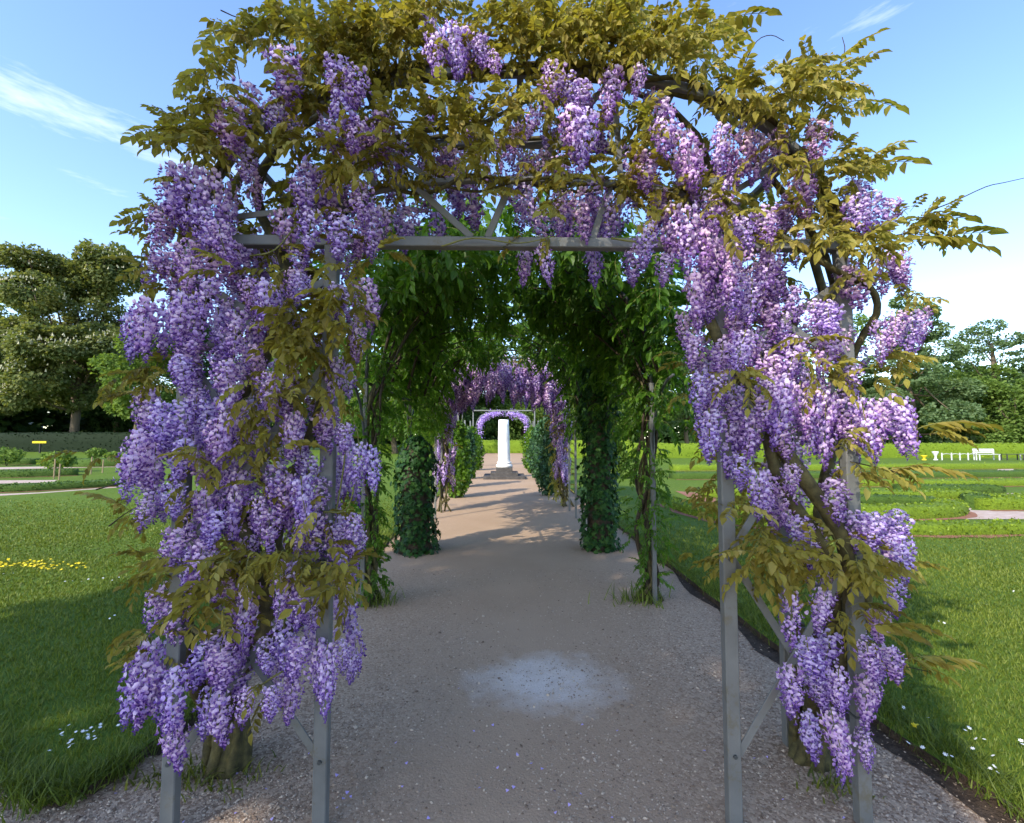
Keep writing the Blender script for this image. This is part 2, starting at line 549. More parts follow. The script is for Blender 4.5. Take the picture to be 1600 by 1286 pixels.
# bare trodden soil along the cut edge of the right-hand lawn
inner = [(x - 0.13 - 0.09 * mnoise.noise(Vector((y * 2.3, 7.7, 0))) + max(0, y - 3.2) * 0.03, y) for x, y in EDGE_R if y < 8]
soil_r = sheet('soil_edge', inner[::-1] + [(x + 0.01, y) for x, y in EDGE_R if y < 8][0:], 0.004, M['soil'])
inner = [(x + 0.06 + 0.04 * mnoise.noise(Vector((y * 2.3, 3.7, 0))), y) for x, y in EDGE_L if y < 9]
soil_l = sheet('soil_edge_left', inner[::-1] + [(x - 0.01, y) for x, y in EDGE_L if y < 9], 0.004, M['soil'])

# ------------------------------------------------------------------ grass blades on the near lawns
def poly_in(px, py, poly):
    poly = np.asarray(poly)
    c = np.zeros(len(px), bool)
    j = len(poly) - 1
    for i in range(len(poly)):
        xi, yi = poly[i]; xj, yj = poly[j]
        t = ((yi > py) != (yj > py)) & (px < (xj - xi) * (py - yi) / (yj - yi + 1e-12) + xi)
        c ^= t
        j = i
    return c
def blade_tmpl(bend):
    # a blade of height 1 along Z, leaning towards +Y
    v = np.array([(-.5, 0, 0), (.5, 0, 0), (.38, bend * .3, .55), (-.38, bend * .3, .55), (0, bend, 1.0)])
    return v, [np.array([(0, 1, 2, 3)]), np.array([(3, 2, 4)])]
def blades(mb, pos, h, w, bend=0.5, tint=None):
    K = len(pos)
    az = rng.uniform(0, 2 * math.pi, K)
    lean = rng.normal(0, 0.25, (K, 2))
    z = np.column_stack([lean, np.ones(K)])
    y = np.column_stack([np.cos(az), np.sin(az), np.zeros(K)])
    m = mats_from(pos, z, y, np.column_stack([w, h, h]))
    v, fs = blade_tmpl(bend)
    tint = rng.uniform(0, 1, K) if tint is None else tint
    n0 = mb.n
    mb.inst((v, fs[0]), m, 0, tint)
    f = fs[1][None] + (np.arange(K) * 5)[:, None, None] + n0
    mb.F.append((f.reshape(-1, 3), 0))
def near_grass(name, label, poly, xr, yr, n, edges):
    x = rng.uniform(*xr, n * 5); t = rng.uniform(0, 1, n * 5)
    y = yr[0] * (yr[1] / yr[0]) ** t
    ok = poly_in(x, y, poly)
    ang = (np.abs(x) < y * 1.25 + 1.9) & (rng.uniform(0, 1, len(x)) < np.clip((yr[1] - y) / (yr[1] * .55), 0, 1))
    x, y = x[ok & ang][:n], y[ok & ang][:n]
    k = len(x)
    pat = np.array([mnoise.noise(Vector((a * .8, b * .8, 2.0))) for a, b in zip(x, y)])
    h = rng.uniform(.018, .042, k) * (1 + 0.5 * np.clip(pat, -.6, 1))
    w = rng.uniform(.0035, .006, k) * np.clip(y / 2.5, 1, 4.5)
    mb = MB()
    blades(mb, np.column_stack([x, y, np.full(k, LZ - .003)]), h, w, 0.5, np.clip(rng.uniform(.15, .85, k) + pat * .3, 0, 1))
    # longer unmown blades along the cut edges
    ex, ey = [], []
    for (a, b, cnt, spread) in edges:
        s = rng.uniform(0, 1, cnt)
        nx, ny = -(b[1] - a[1]), (b[0] - a[0])
        ln = math.hypot(nx, ny)
        off = rng.normal(0, spread, cnt)
        ex.append(a[0] + (b[0] - a[0]) * s + nx / ln * off); ey.append(a[1] + (b[1] - a[1]) * s + ny / ln * off)
    ex, ey = np.concatenate(ex), np.concatenate(ey)
    k = len(ex)
    blades(mb, np.column_stack([ex, ey, np.full(k, LZ - .03)]), rng.uniform(.05, .13, k), rng.uniform(.004, .007, k), 0.8, rng.uniform(0.0, .7, k))
    o = mb.obj(name, M['grass_blade'])
    tag(o, label, 'grass', kind='stuff')
    return o
polyL = EDGE_L + [(-1.78, 66), (-75, 66)] + FRONT_L[::-1]
polyR = EDGE_R[::-1] + [(70, -6), (70, 66), (2.16, 66)]
edL = [((-2.95, 2.77), (-2.2, 2.30), 700, .05), ((-2.2, 2.3), (-1.93, 2.21), 500, .05), ((-1.93, 2.21), (-1.8, 2.45), 500, .04), ((-1.79, 2.45), (-1.79, 5.5), 1600, .04), ((-1.79, 5.5), (-1.79, 10), 900, .04), ((-4.4, 3.2), (-2.95, 2.77), 500, .05)]
edR = [((2.24, 1.7), (2.18, 3.0), 1500, .06), ((2.18, 3.0), (2.16, 6.5), 1800, .05), ((2.16, 6.5), (2.16, 12), 900, .04)]
near_grass('lawn_blades', 'mown green grass blades of the lawn beside the left pier', polyL, (-15, -1.7), (2.2, 13.0), 95000, edL)
near_grass('lawn_blades', 'mown green grass blades of the lawn beside the right pier', polyR, (2.0, 15), (1.2, 9.3), 95000, edR)

# daisies, a drift of yellow flowers, fallen petals
def flower_dots(name, label, cat, pts, size, colour, petals=7):
    m = mat_noise(name + '_petal', tuple(c * .85 for c in colour), colour, 50, 0.6, 0.1, 0.001)
    a = np.linspace(0, 2 * math.pi, petals * 2, endpoint=False)
    r = np.where(np.arange(petals * 2) % 2 == 0, 1.0, 0.55)
    v = np.vstack([[0, 0, .12], np.column_stack([r * np.cos(a), r * np.sin(a), r * 0.15])])
    f = np.array([(0, 1 + i, 1 + (i + 1) % (petals * 2)) for i in range(petals * 2)])
    K = len(pts)
    z = np.column_stack([rng.normal(0, .35, (K, 2)), np.ones(K)])
    mb = MB()
    mb.inst((v, f), mats_from(pts, z, rand_dirs(K), rng.uniform(.7, 1.2, K) * size))
    tag(mb.obj(name, m), label, cat, kind='stuff')
def on_lawn(pxs, spread, n, z=LZ + .045):
    out = []
    for (px, py) in pxs:
        g = G(px, py, z)
        for _ in range(n):
            out.append(g + np.array([random.gauss(0, spread), random.gauss(0, spread), random.uniform(-.015, .01)]))
    return out
dz = on_lawn([(105, 1150), (115, 1158), (125, 1150), (150, 1140), (155, 1135), (135, 1147), (100, 1162)], .03, 3)
dz += on_lawn([(175, 963), (150, 905), (180, 905), (130, 908), (190, 903), (100, 908), (15, 895), (200, 1090), (62, 1157), (225, 890)], .05, 2)
tagp = on_lawn([(1510, 1135), (1535, 1150), (1545, 1180), (1550, 1197), (1590, 1152), (1594, 1160), (1450, 1118), (1430, 1160), (1460, 970), (1415, 985), (1530, 945), (1595, 925), (1485, 1180), (1560, 1205), (1350, 1080), (1230, 915)], .03, 2)
flower_dots('daisies', 'small white daisies dotted over the mown lawns', 'flowers', np.array(dz + tagp), .011, (0.8, 0.8, 0.76))
yl = []
for i in range(150):
    px = random.uniform(-20, 85) if random.random() < .85 else random.uniform(85, 135)
    yl.append(G(px, 881 + (px - 20) * .02 + random.gauss(0, 3.5), LZ + .03))
yl += on_lawn([(1428, 1134)], .004, 2)
flower_dots('yellow_flowers', 'drift of fallen yellow blossom lying on the left lawn', 'flowers', np.array(yl), .018, (0.80, 0.62, 0.02), 5)

fp = []
for i in range(70):
    c = random.choice([(-1.1, 2.2), (1.2, 2.25), (0.0, 2.4)])
    fp.append((c[0] + random.gauss(0, .4), c[1] + random.gauss(0, .3), .006))
flower_dots('fallen_petals', 'fallen lilac petals scattered on the gravel under the arch', 'petals', np.array(fp), .009, (0.5, 0.38, 0.7), 3)

# ------------------------------------------------------------------ loose stones on the path
def stones():
    k0 = 46000
    x = rng.uniform(-3.6, 2.2, k0 * 2); t = rng.uniform(0, 1, k0 * 2)
    y = 1.85 * (6.0 / 1.85) ** (t ** 1.25)
    off = np.abs(x - .15)
    nz_ = np.array([mnoise.noise(Vector((a * 1.3, b * 1.3, 9.0))) for a, b in zip(x, y)])
    keep = rng.uniform(0, 1, len(x)) < np.clip(.16 + .42 * off + .5 * nz_, .05, 1)
    keep &= ~poly_in(x, y, polyL) & ~poly_in(x, y, polyR) & (np.abs(x) < y * 1.25)
    x, y = x[keep][:k0], y[keep][:k0]
    k = len(x)
    v = np.array([(1, 0, 0), (-1, .2, 0), (.1, 1, 0), (0, -1, .1), (.1, .1, .8), (0, 0, -.6)])
    f = np.array([(0, 2, 4), (2, 1, 4), (1, 3, 4), (3, 0, 4)])
    s = rng.lognormal(math.log(.0048), .38, k)
    sc = np.column_stack([s, s * rng.uniform(.6, 1, k), s * rng.uniform(.45, .8, k)])
    z = np.column_stack([rng.normal(0, .3, (k, 2)), np.ones(k)])
    mb = MB()
    mb.inst((v, f), mats_from(np.column_stack([x, y, s * .15]), z, rand_dirs(k), sc), 0, rng.uniform(0, 1, k))
    m, n, l = new_mat('loose_stone')
    c = ramp(n, l, tint_of(n, l)[0], 0.0, 1.0, (0.14, 0.09, 0.058), (0.55, 0.43, 0.31))
    finish(n, l, c, 0.85, 0.2)
    tag(mb.obj('loose_gravel', m), 'loose pinkish brown gravel strewn over the path', 'gravel', kind='stuff')
stones()

# ------------------------------------------------------------------ leaf, raceme and spray templates
LEAF8 = (np.array([(0, 0, 0), (-.5, .10, .36), (-.36, .06, .70), (0, -.14, 1.0), (.36, .06, .70), (.5, .10, .36), (0, -.02, .36), (0, -.05, .70)], float),
         np.array([(0, 6, 1), (0, 5, 6), (1, 6, 7), (1, 7, 2), (6, 5, 4), (6, 4, 7), (2, 7, 3), (7, 4, 3)]))
LEAF4 = (np.array([(0, 0, 0), (-.5, .1, .45), (0, -.06, 1), (.5, .1, .45)], float), np.array([(0, 2, 1), (0, 3, 2)]))
# five-pointed ivy leaf, length along Z
_iv = [(0, 0, 0), (-.38, .05, -.08), (-.34, .04, .28), (-.62, .02, .48), (-.22, .02, .62), (0, -.08, 1.05), (.22, .02, .62), (.62, .02, .48), (.34, .04, .28), (.38, .05, -.08), (0, .10, .45)]
IVY = (np.array(_iv, float), np.array([(10, i, i + 1) for i in range(0, 9)] + [(10, 9, 0)]))

def floret_arrays():
    ban = np.array([(.05, 0, .0), (.32, -.46, .28), (.30, -.50, .72), (.16, 0, 1.0), (.30, .50, .72), (.32, .46, .28), (.46, 0, .42)])
    bf = [(6, 0, 1), (6, 1, 2), (6, 2, 3), (6, 3, 4), (6, 4, 5), (6, 5, 0)]
    keel = np.array([(.08, 0, .05), (.55, -.24, .12), (1.0, 0, .02), (.55, .24, .12), (.55, 0, -.30)])
    kf = [(0, 1, 4), (1, 2, 4), (2, 3, 4), (3, 0, 4), (0, 2, 1), (0, 3, 2)]
    v = np.vstack([ban, keel])
    f = np.array(bf + [tuple(i + 7 for i in t) for t in kf])
    c = np.array([.75, .78, .95, 1.0, .95, .78, .86] + [.30, .38, .12, .38, .18])
    return v, f, np.column_stack([c, np.full(len(c), .5), np.zeros(len(c))])
FLO = floret_arrays()
BUD = (np.array([(0, 0, 0), (.35, .16, .05), (.35, -.16, .05), (.35, 0, -.2), (.85, 0, -.1)], float), np.array([(0, 1, 2), (0, 3, 1), (0, 2, 3), (4, 2, 1), (4, 1, 3), (4, 3, 2)]))
BUD = BUD + (np.column_stack([np.array([.35, .25, .25, .1, .2]), np.full(5, .5), np.zeros(5)]),)

def raceme_mesh(seed, n=120, L=0.30, Rm=0.066, fs=0.0215):
    """a hanging flower cluster, its stalk starting at the origin"""
    r_ = np.random.default_rng(seed)
    mb = MB()
    bend = r_.normal(0, .05, 2)
    def axis(t):
        return np.column_stack([bend[0] * t * t, bend[1] * t * t, -t]) * L
    ts = np.linspace(0, 1, 8)
    tube(mb, axis(ts), np.linspace(.0035, .0015, 8), 4, 1)
    t = (np.arange(n) + r_.uniform(0, 1, n)) / n
    t = .05 + .95 * t ** .92
    az = np.arange(n) * 2.39996 + r_.normal(0, .35, n)
    prof = np.interp(t, [0, .08, .3, .6, .85, 1], [.55, .85, 1.0, .80, .46, .12])
    rad = Rm * prof * r_.uniform(.45, 1.15, n)
    out = np.column_stack([np.cos(az), np.sin(az), np.zeros(n)])
    pos = axis(t) + out * (rad - fs * .55)[:, None]
    up = np.column_stack([np.zeros((n, 2)), np.ones(n)])
    up = up + out * r_.normal(.2, .45, n)[:, None] + r_.normal(0, .42, (n, 3))
    bud = t > r_.uniform(.78, 1.0, n)
    yv = np.cross(up, out)
    sz = fs * r_.uniform(.65, 1.25, n) * np.interp(t, [0, .6, 1], [1.05, 1, .7])
    m = mats_from(pos, up, yv, sz)
    for sel, tm in ((~bud, FLO), (bud, BUD)):
        K = int(sel.sum())
        tv, tf, tc_ = tm
        k0 = mb.n
        mb.inst((tv, tf, tc_), m[sel], 0)
        c = mb.C[-1].reshape(K, len(tv), 3)
        c[:, :, 1] = r_.uniform(0, 1, K)[:, None]
        c[:, :, 0] += (np.interp(t[sel], [0, .45, 1], [.15, .02, -.32]) + r_.normal(0, .10, K))[:, None]
        mb.C[-1] = c.reshape(-1, 3)
    return mb.mesh('flower_cluster', [M['petal'], M['green_stem']])
RACEMES = [raceme_mesh(100 + i, n) for i, n in enumerate((165, 185, 140, 190, 170, 150, 180, 130, 175, 160))]
RAC_L, RAC_R = 0.30, 0.066
FAR_RACEMES = [raceme_mesh(200 + i, 60, fs=.034) for i in range(4)]

def spray_arrays(seed, pairs=5, L=0.2, leaf=.064, width=.52, droop=.7):
    """a pinnate leaf: a stalk arching out along +X with leaflets hanging to both sides"""
    r_ = np.random.default_rng(seed)
    t = np.linspace(0, 1, 9)
    pts = np.column_stack([t * L * (1 - .15 * droop * t), r_.normal(0, .03) * t * t, .25 * L * t - droop * L * .75 * t ** 2.1])
    pos, d, nrm, sc = [], [], [], []
    for i in range(pairs):
        tt = .28 + .62 * i / max(1, pairs - 1)
        p = np.array([np.interp(tt, t, pts[:, k]) for k in range(3)])
        for s in (-1, 1):
            pos.append(p)
            dd = np.array([.55 + r_.normal(0, .12), s * (.75 + r_.normal(0, .15)), -.15 - droop * r_.uniform(.35, 1.1)])
            d.append(dd)
            nrm.append(np.array([r_.normal(0, .25), s * .6 * droop, 1.0]))
            sc.append(leaf * r_.uniform(.8, 1.12) * (1 - .25 * abs(tt - .55)))
    pos.append(pts[-1]); d.append(pts[-1] - pts[-3] + np.array([0, 0, -.01 * droop])); nrm.append(np.array([.1, 0, 1.0])); sc.append(leaf * 1.1)
    pos, d, nrm, sc = np.array(pos), np.array(d), np.array(nrm), np.array(sc)
    m = mats_from(pos, d, nrm, np.column_stack([sc * width, sc, sc]))
    mb = MB()
    b0 = r_.uniform(.35, .6)
    mb.inst(LEAF8, m, 0, np.clip(b0 + r_.normal(0, .15, len(sc)), .02, .98))
    tube(mb, pts[::2], np.linspace(.0022, .0010, 5), 3, 1, caps=False)
    return mb
SPRAYS = [spray_arrays(300 + i, pairs=p, L=L_, droop=dr) for i, (p, L_, dr) in enumerate([(5, .20, .7), (5, .22, .9), (4, .17, .5), (6, .24, .8), (5, .19, 1.1), (4, .15, .9), (6, .23, .4), (5, .21, 1.0)])]
SPRAY_ME = [mb.mesh('leaf', [M['bronze'], M['green_stem']], True) for mb in SPRAYS]
SPRAY_GREEN_ME = [mb.mesh('leaf', [M['green'], M['green_stem']], True) for mb in SPRAYS]

def rot_mat(loc, az, pitch, roll, s):
    sc = Matrix.Diagonal((*s, 1)) if hasattr(s, '__len__') else Matrix.Scale(s, 4)
    return Matrix.Translation(Vector(loc)) @ Matrix.Rotation(az, 4, 'Z') @ Matrix.Rotation(pitch, 4, 'Y') @ Matrix.Rotation(roll, 4, 'X') @ sc

def merge_sprays(mb, mats4, which=SPRAYS):
    """stamp whole sprays into one mesh"""
    idx = rng.integers(0, len(which), len(mats4))
    mats4 = np.array([np.array(m) for m in mats4])
    for i, t in enumerate(which):
        sel = mats4[idx == i]
        if len(sel) == 0: continue
        V, C = np.concatenate(t.V), np.concatenate(t.C)
        K, n = len(sel), len(V)
        v = np.einsum('kij,nj->kni', sel[:, :3, :3], V) + sel[:, None, :3, 3]
        c = np.tile(C[None], (K, 1, 1)); c[:, :, 0] += rng.normal(0, .1, K)[:, None]
        base = mb.n
        mb.V.append(v.reshape(-1, 3)); mb.C.append(np.clip(c.reshape(-1, 3), 0, 1)); mb.n += K * n
        for f, mt in t.F:
            ff = f[None] + (np.arange(K) * n)[:, None, None] + base
            mb.F.append((ff.reshape(-1, f.shape[1]), mt))

# ------------------------------------------------------------------ the steel arch in front
FY, BY = 2.06, 2.58             # depth of its front and rear frames
def fx(px, py): return P(px, py, FY)
arch = thing('pergola_arch', 'grey steel lattice arch that opens the walk, overgrown with purple wisteria', 'arch', (0.09, FY, 0))
def part_bar(name, a, b, w, d, parent, mat='steel', up=(0, 1, 0)):
    mb = MB(); bar(mb, a, b, w, d, up)
    return mb.obj(name, M[mat], parent)
XO = (G(293, 1282)[0], G(1341, 1290)[0])     # outer posts, left and right (taken at the ground)
XI = (G(511, 1286)[0], G(1130, 1270)[0])     # inner posts
XO = tuple(x * FY / 2.02 for x in XO); XI = tuple(x * FY / 2.03 for x in XI)
Z_IN, Z_OUT, Z_TOP = 2.50, 2.28, 3.24
for x, zt in ((XO[0], Z_OUT), (XI[0], Z_IN), (XI[1], Z_IN), (XO[1], Z_OUT)):
    part_bar('post', (x, FY, -.05), (x, FY, zt), .056, .046, arch)
for x in XO:
    part_bar('post', (x, BY, -.05), (x, BY, Z_OUT), .05, .046, arch)
# crossed flat braces of the two lattice piers
NODES = (.27, 1.11, 1.93, 2.44)
for xa, xb in ((XO[0], XI[0]), (XI[1], XO[1])):
    for i in range(3):
        z0, z1 = NODES[i] + .02, NODES[i + 1] - .02
        if i == 2: z1 = 2.28
        part_bar('brace', (xa + .02, FY - .012, z0), (xb - .02, FY - .012, z1), .032, .008, arch)
        part_bar('brace', (xa + .02, FY + .010, z1), (xb - .02, FY + .010, z0), .032, .008, arch)
for x in XO:                     # cross ties to the rear frame
    for z in (.9, 1.75, 2.26):
        part_bar('tie_bar', (x, FY + .024, z), (x, BY - .024, z), .03, .02, arch, up=(0, 0, 1))
part_bar('tie_beam', (XO[0] + .03, FY, 2.452), (XO[1] - .03, FY, 2.452), .045, .05, arch, up=(0, 1, 0))
def arc(x0, x1, z0, zt, y, n=17):
    """a flat-topped polygonal arch between two posts"""
    cx, hw = (x0 + x1) / 2, (x1 - x0) / 2
    a = np.linspace(math.pi, 0, n)
    sx = np.sign(np.cos(a)) * np.abs(np.cos(a)) ** .75
    return np.column_stack([cx + hw * sx, np.full(n, y), z0 + (zt - z0) * np.abs(np.sin(a)) ** .8])
outer = arc(XO[0], XO[1], Z_OUT, Z_TOP, FY)
innr = arc(XI[0], XI[1], Z_IN + .02, 2.74, FY)
rear = arc(XO[0], XO[1], Z_OUT, Z_TOP, BY)
def bars_along(pts, name, w, d):
    mb = MB()
    t = np.gradient(pts, axis=0); t /= np.linalg.norm(t, axis=1, keepdims=True)
    nx = np.column_stack([t[:, 2], np.zeros(len(t)), -t[:, 0]])
    c = .005
    prof = [(-w / 2 + c, -d / 2), (w / 2 - c, -d / 2), (w / 2, -d / 2 + c), (w / 2, d / 2 - c), (w / 2 - c, d / 2), (-w / 2 + c, d / 2), (-w / 2, d / 2 - c), (-w / 2, -d / 2 + c)]
    v = [p + n_ * a + np.array([0, b, 0]) for p, n_ in zip(pts, nx) for a, b in prof]
    n = len(pts)
    f = [(i * 8 + j, (i + 1) * 8 + j, (i + 1) * 8 + (j + 1) % 8, i * 8 + (j + 1) % 8) for i in range(n - 1) for j in range(8)]
    mb.mixed(v, f + [tuple(range(8)), tuple((n - 1) * 8 + j for j in range(7, -1, -1))])
    return mb.obj(name, M['steel'], arch)
for ring, nm in ((outer, 'arch_rib'), (rear, 'arch_rib'), (innr, 'arch_rib')):
    bars_along(ring, nm, .042 if ring is not innr else .026, .044 if ring is not innr else .03)
for i in range(2, 15, 2):        # web of the truss between the two chords
    j = min(16, max(0, i + (1 if i % 4 == 0 else -1)))
    part_bar('web_bar', innr[i], outer[j], .026, .01, arch)
for xa, xb in ((640, 737), (800, 762), (955, 925), (560, 600)):
    a, b = P(xa, 285, FY), P(xb, 368, FY)
    part_bar('web_bar', (a[0], FY - .014, a[2]), (b[0], FY - .014, 2.474), .03, .01, arch)
def bolt(p):
    mb = MB(); tube(mb, [np.array(p), np.array(p) - [0, .008, 0]], .009, 6); mb.obj('bolt', M['steel_dark'], arch)
for xa, xb in ((XO[0], XI[0]), (XI[1], XO[1])):
    for z in (.29, 1.09, 1.13, 1.91):
        for x in (xa, xb): bolt((x, FY - .0225, z))
    bolt(((xa + xb) / 2, FY - .0155, .69)); bolt(((xa + xb) / 2, FY - .0155, 1.52))
mb = MB(); bar(mb, (XO[1], FY, .435), (XO[1], FY, .443), .066, .056); mb.obj('tie_wire', M['steel_dark'], arch)
for i in (3, 6, 8, 10, 13):      # purlins from the front rib to the rear rib
    part_bar('purlin', outer[i] + [0, .024, 0], rear[i] - [0, .024, 0], .03, .03, arch, up=(0, 0, 1))

# ------------------------------------------------------------------ the two wisterias on the arch
RAC_PX = [  # x, top, bottom, width of each flower cluster in the photograph
 (444,78,146,52),(435,150,208,36),(525,93,140,44),(560,115,158,40),(531,155,195,40),(519,190,228,32),(562,193,232,36),(597,175,235,36),(366,168,220,50),
 (275,262,350,44),(305,262,362,46),(335,270,372,46),(352,290,376,38),(258,325,388,36),(395,264,333,32),(482,264,338,42),(503,268,344,40),(487,330,396,38),
 (441,330,402,36),(562,290,342,40),(621,255,322,34),(580,328,400,38),(603,326,402,36),(531,340,405,40),(640,322,366,40),(385,232,272,34),
 (705,43,120,40),(728,48,126,36),(679,56,114,36),(750,60,98,30),(772,88,118,28),(866,100,154,42),(889,122,172,36),(910,128,174,34),(959,109,198,38),(1000,104,148,24),
 (890,172,252,42),(918,176,262,44),(835,174,208,32),(803,203,234,26),(808,240,310,32),(820,280,348,32),(850,238,288,30),(679,262,346,34),(720,268,328,42),(754,243,298,28),(700,240,280,30),
 (1040,168,246,42),(1060,208,300,44),(1080,220,312,40),(985,234,312,42),(1008,244,300,38),(971,292,366,38),(905,303,374,38),(922,312,380,34),(875,318,388,30),(930,358,442,36),
 (1012,352,422,34),(1050,328,412,40),(1075,320,418,44),(1098,335,430,40),(822,385,452,24),(846,384,458,26),(990,385,440,36),(1030,300,360,36),
 (1128,198,272,34),(1165,208,280,36),(1190,212,278,34),(1221,204,262,30),(1280,192,224,40),(1243,268,312,40),(1230,306,362,36),(1250,306,352,30),(1140,280,342,28),
 (1335,310,368,40),(1362,303,372,42),(1390,314,372,36),(1196,326,366,38),(1120,372,456,36),(1145,378,462,36),(1180,394,462,40),(1205,392,456,34),(1380,394,458,38),(1400,398,450,30),(1330,418,462,44),
 (1083,428,514,32),(1114,445,506,34),(1082,520,582,32),(1150,488,538,36),(1165,520,592,38),(1190,528,596,36),(1200,478,532,36),(1222,484,540,34),(1238,450,504,34),
 (1268,474,532,34),(1293,478,540,36),(1300,515,590,40),(1322,510,570,30),(1375,503,568,28),(1402,488,545,32),(1424,490,550,30),(1245,526,592,40),
 (1098,584,652,34),(1120,588,655,34),(1140,634,704,38),(1108,642,724,40),(1163,640,716,36),(1202,595,668,40),(1228,592,690,38),(1250,600,684,36),(1268,612,716,36),(1292,614,722,36),(1317,612,684,38),
 (1345,622,712,36),(1366,628,716,34),(1392,622,716,38),(1160,715,764,32),(1185,738,812,34),(1203,744,808,30),(1222,758,828,34),(1235,728,766,28),(1300,752,797,40),
 (1248,808,862,36),(1340,800,858,36),(1365,806,864,34),(1398,818,866,40),(1257,838,894,36),(1410,842,910,36),(1384,838,894,34),(1395,908,960,34),(1240,928,1008,34),(1288,926,988,32),
 (1260,1000,1062,36),(1298,990,1048,32),(1239,1043,1118,32),(1274,1060,1108,28),(1264,1115,1185,28),(1298,1113,1200,30),(1316,1130,1210,26),(1354,1008,1058,30),(1354,1060,1138,28),(1347,1140,1202,22),(1375,956,988,28),(1388,1012,1038,28),
 (226,472,556,38),(255,474,552,38),(285,460,545,36),(305,470,552,36),(303,530,590,40),(270,400,460,34),(300,405,460,34),(332,398,442,36),(367,382,438,36),(389,438,488,32),(412,442,518,34),(433,446,512,30),(460,424,478,30),
 (340,484,556,36),(368,490,560,36),(520,448,495,34),(545,455,500,30),(571,438,514,38),(560,510,566,28),(525,560,632,26),(353,566,625,42),(418,584,650,32),(440,590,654,30),(303,595,646,36),(278,628,696,38),(232,620,690,40),(252,630,700,36),(321,628,702,38),(356,620,710,34),(376,630,700,30),
 (460,646,728,30),(510,640,668,36),(539,664,700,28),(560,694,766,30),(578,700,772,28),(218,674,756,36),(246,680,760,36),(207,732,788,32),(242,738,810,38),(314,706,760,32),(321,764,842,34),(355,722,800,34),(372,740,850,36),(407,778,850,30),(432,728,790,34),(446,742,822,34),(470,748,828,34),(489,714,775,36),(270,758,812,34),
 (528,802,860,32),(550,806,866,30),(493,820,866,36),(274,828,882,36),(316,848,922,36),(354,890,958,36),(340,800,850,34),(300,860,930,30),(447,876,960,34),(468,890,982,34),(444,966,1048,32),(521,818,898,32),(559,832,892,28),(540,850,900,26),(389,914,1006,34),(486,938,982,30),(257,914,982,32),(274,942,1018,34),
 (320,1008,1068,36),(345,1014,1074,36),(358,1024,1074,30),(226,1028,1126,36),(250,1036,1130,34),(272,1044,1142,36),(271,1112,1210,32),(330,1078,1150,30),(342,1090,1174,32),(385,1078,1132,24),(423,1078,1112,26),(458,1062,1130,28),(495,1002,1090,32),(512,1010,1106,28),(536,1004,1058,22),(470,1000,1060,30),(415,1000,1050,28),
 (285,310,380,40),(320,330,400,40),(250,370,430,34),(290,380,440,38),(340,350,420,38),(400,480,540,34),(330,440,500,34),(280,560,620,34),(400,540,600,32),(470,430,480,30),(290,690,760,36),(400,650,720,32),(340,660,730,34),(480,780,850,32),(420,800,870,32),(390,840,900,32),(300,790,850,34),(230,780,812,30),(500,750,800,30),
 (1150,430,500,36),(1175,440,510,36),(1130,540,600,36),(1210,560,620,36),(1180,650,720,34),(1330,570,620,30),(1110,300,370,36),(1160,340,400,36),(1210,410,470,34),(1040,400,440,30),(1330,650,705,34),(1140,660,740,34),(1220,660,720,34),(1270,820,870,30),(1310,1050,1120,28),
]
vine_l = thing('wisteria_vine', 'lilac flowering wisteria rooted at the gnarled stump of the left lattice pier', 'wisteria', (-1.05, 2.32, 0), 'wisterias in flower on the steel arch')
vine_r = thing('wisteria_vine', 'lilac flowering wisteria with two bare olive stems crossing the right lattice pier', 'wisteria', (1.18, 2.36, 0), 'wisterias in flower on the steel arch')
def add_raceme(px, y0, y1, w, Y, name='flower_cluster', rnd=True):
    a, b = P(px, y0, Y), P(px, y1, Y)
    L = (a[2] - b[2]) * random.uniform(1.05, 1.25)
    sw = (w / FPX * Y) / (2 * RAC_R) * (1.08 if y0 < 950 else 1.2)
    sl = L / RAC_L
    sl = max(sl, sw * .75)
    me = RACEMES[random.randrange(len(RACEMES))]
    m = rot_mat(a + np.array([0, 0, .012]), random.uniform(0, 6.28), random.gauss(0, .10), random.gauss(0, .10), (sw, sw, sl))
    return place(me, name, m, vine_l if px < 800 else vine_r)
rac_pts = []
for (px, y0, y1, w) in RAC_PX:
    Y = FY - .10 + random.uniform(-.12, .10)
    if y0 < 200: Y = FY - .24 + random.uniform(-.05, .06)
    if 620 < px < 1000 and y0 > 230: Y = FY - .02 + random.uniform(-.05, .25)
    add_raceme(px, y0, y1, w, Y)
    rac_pts.append((px, y0, y1, w))
# clusters between those, just behind the front ones
cnt = 0
for (px, y0, y1, w) in rac_pts:
    if random.random() < .78:
        ppx, pyy = px + random.uniform(-24, 24), y0 + random.uniform(-34, 30)
        if (570 < ppx < 1065 and pyy > 335) or pyy > 1050 or (1000 < ppx < 1180 and pyy > 660) or (pyy > 880 and ppx > 1000 and ppx < 1250): continue
        add_raceme(ppx, pyy, pyy + (y1 - y0) * random.uniform(.8, 1.05), w * random.uniform(.8, 1), FY + random.uniform(-.06, .1))
        cnt += 1
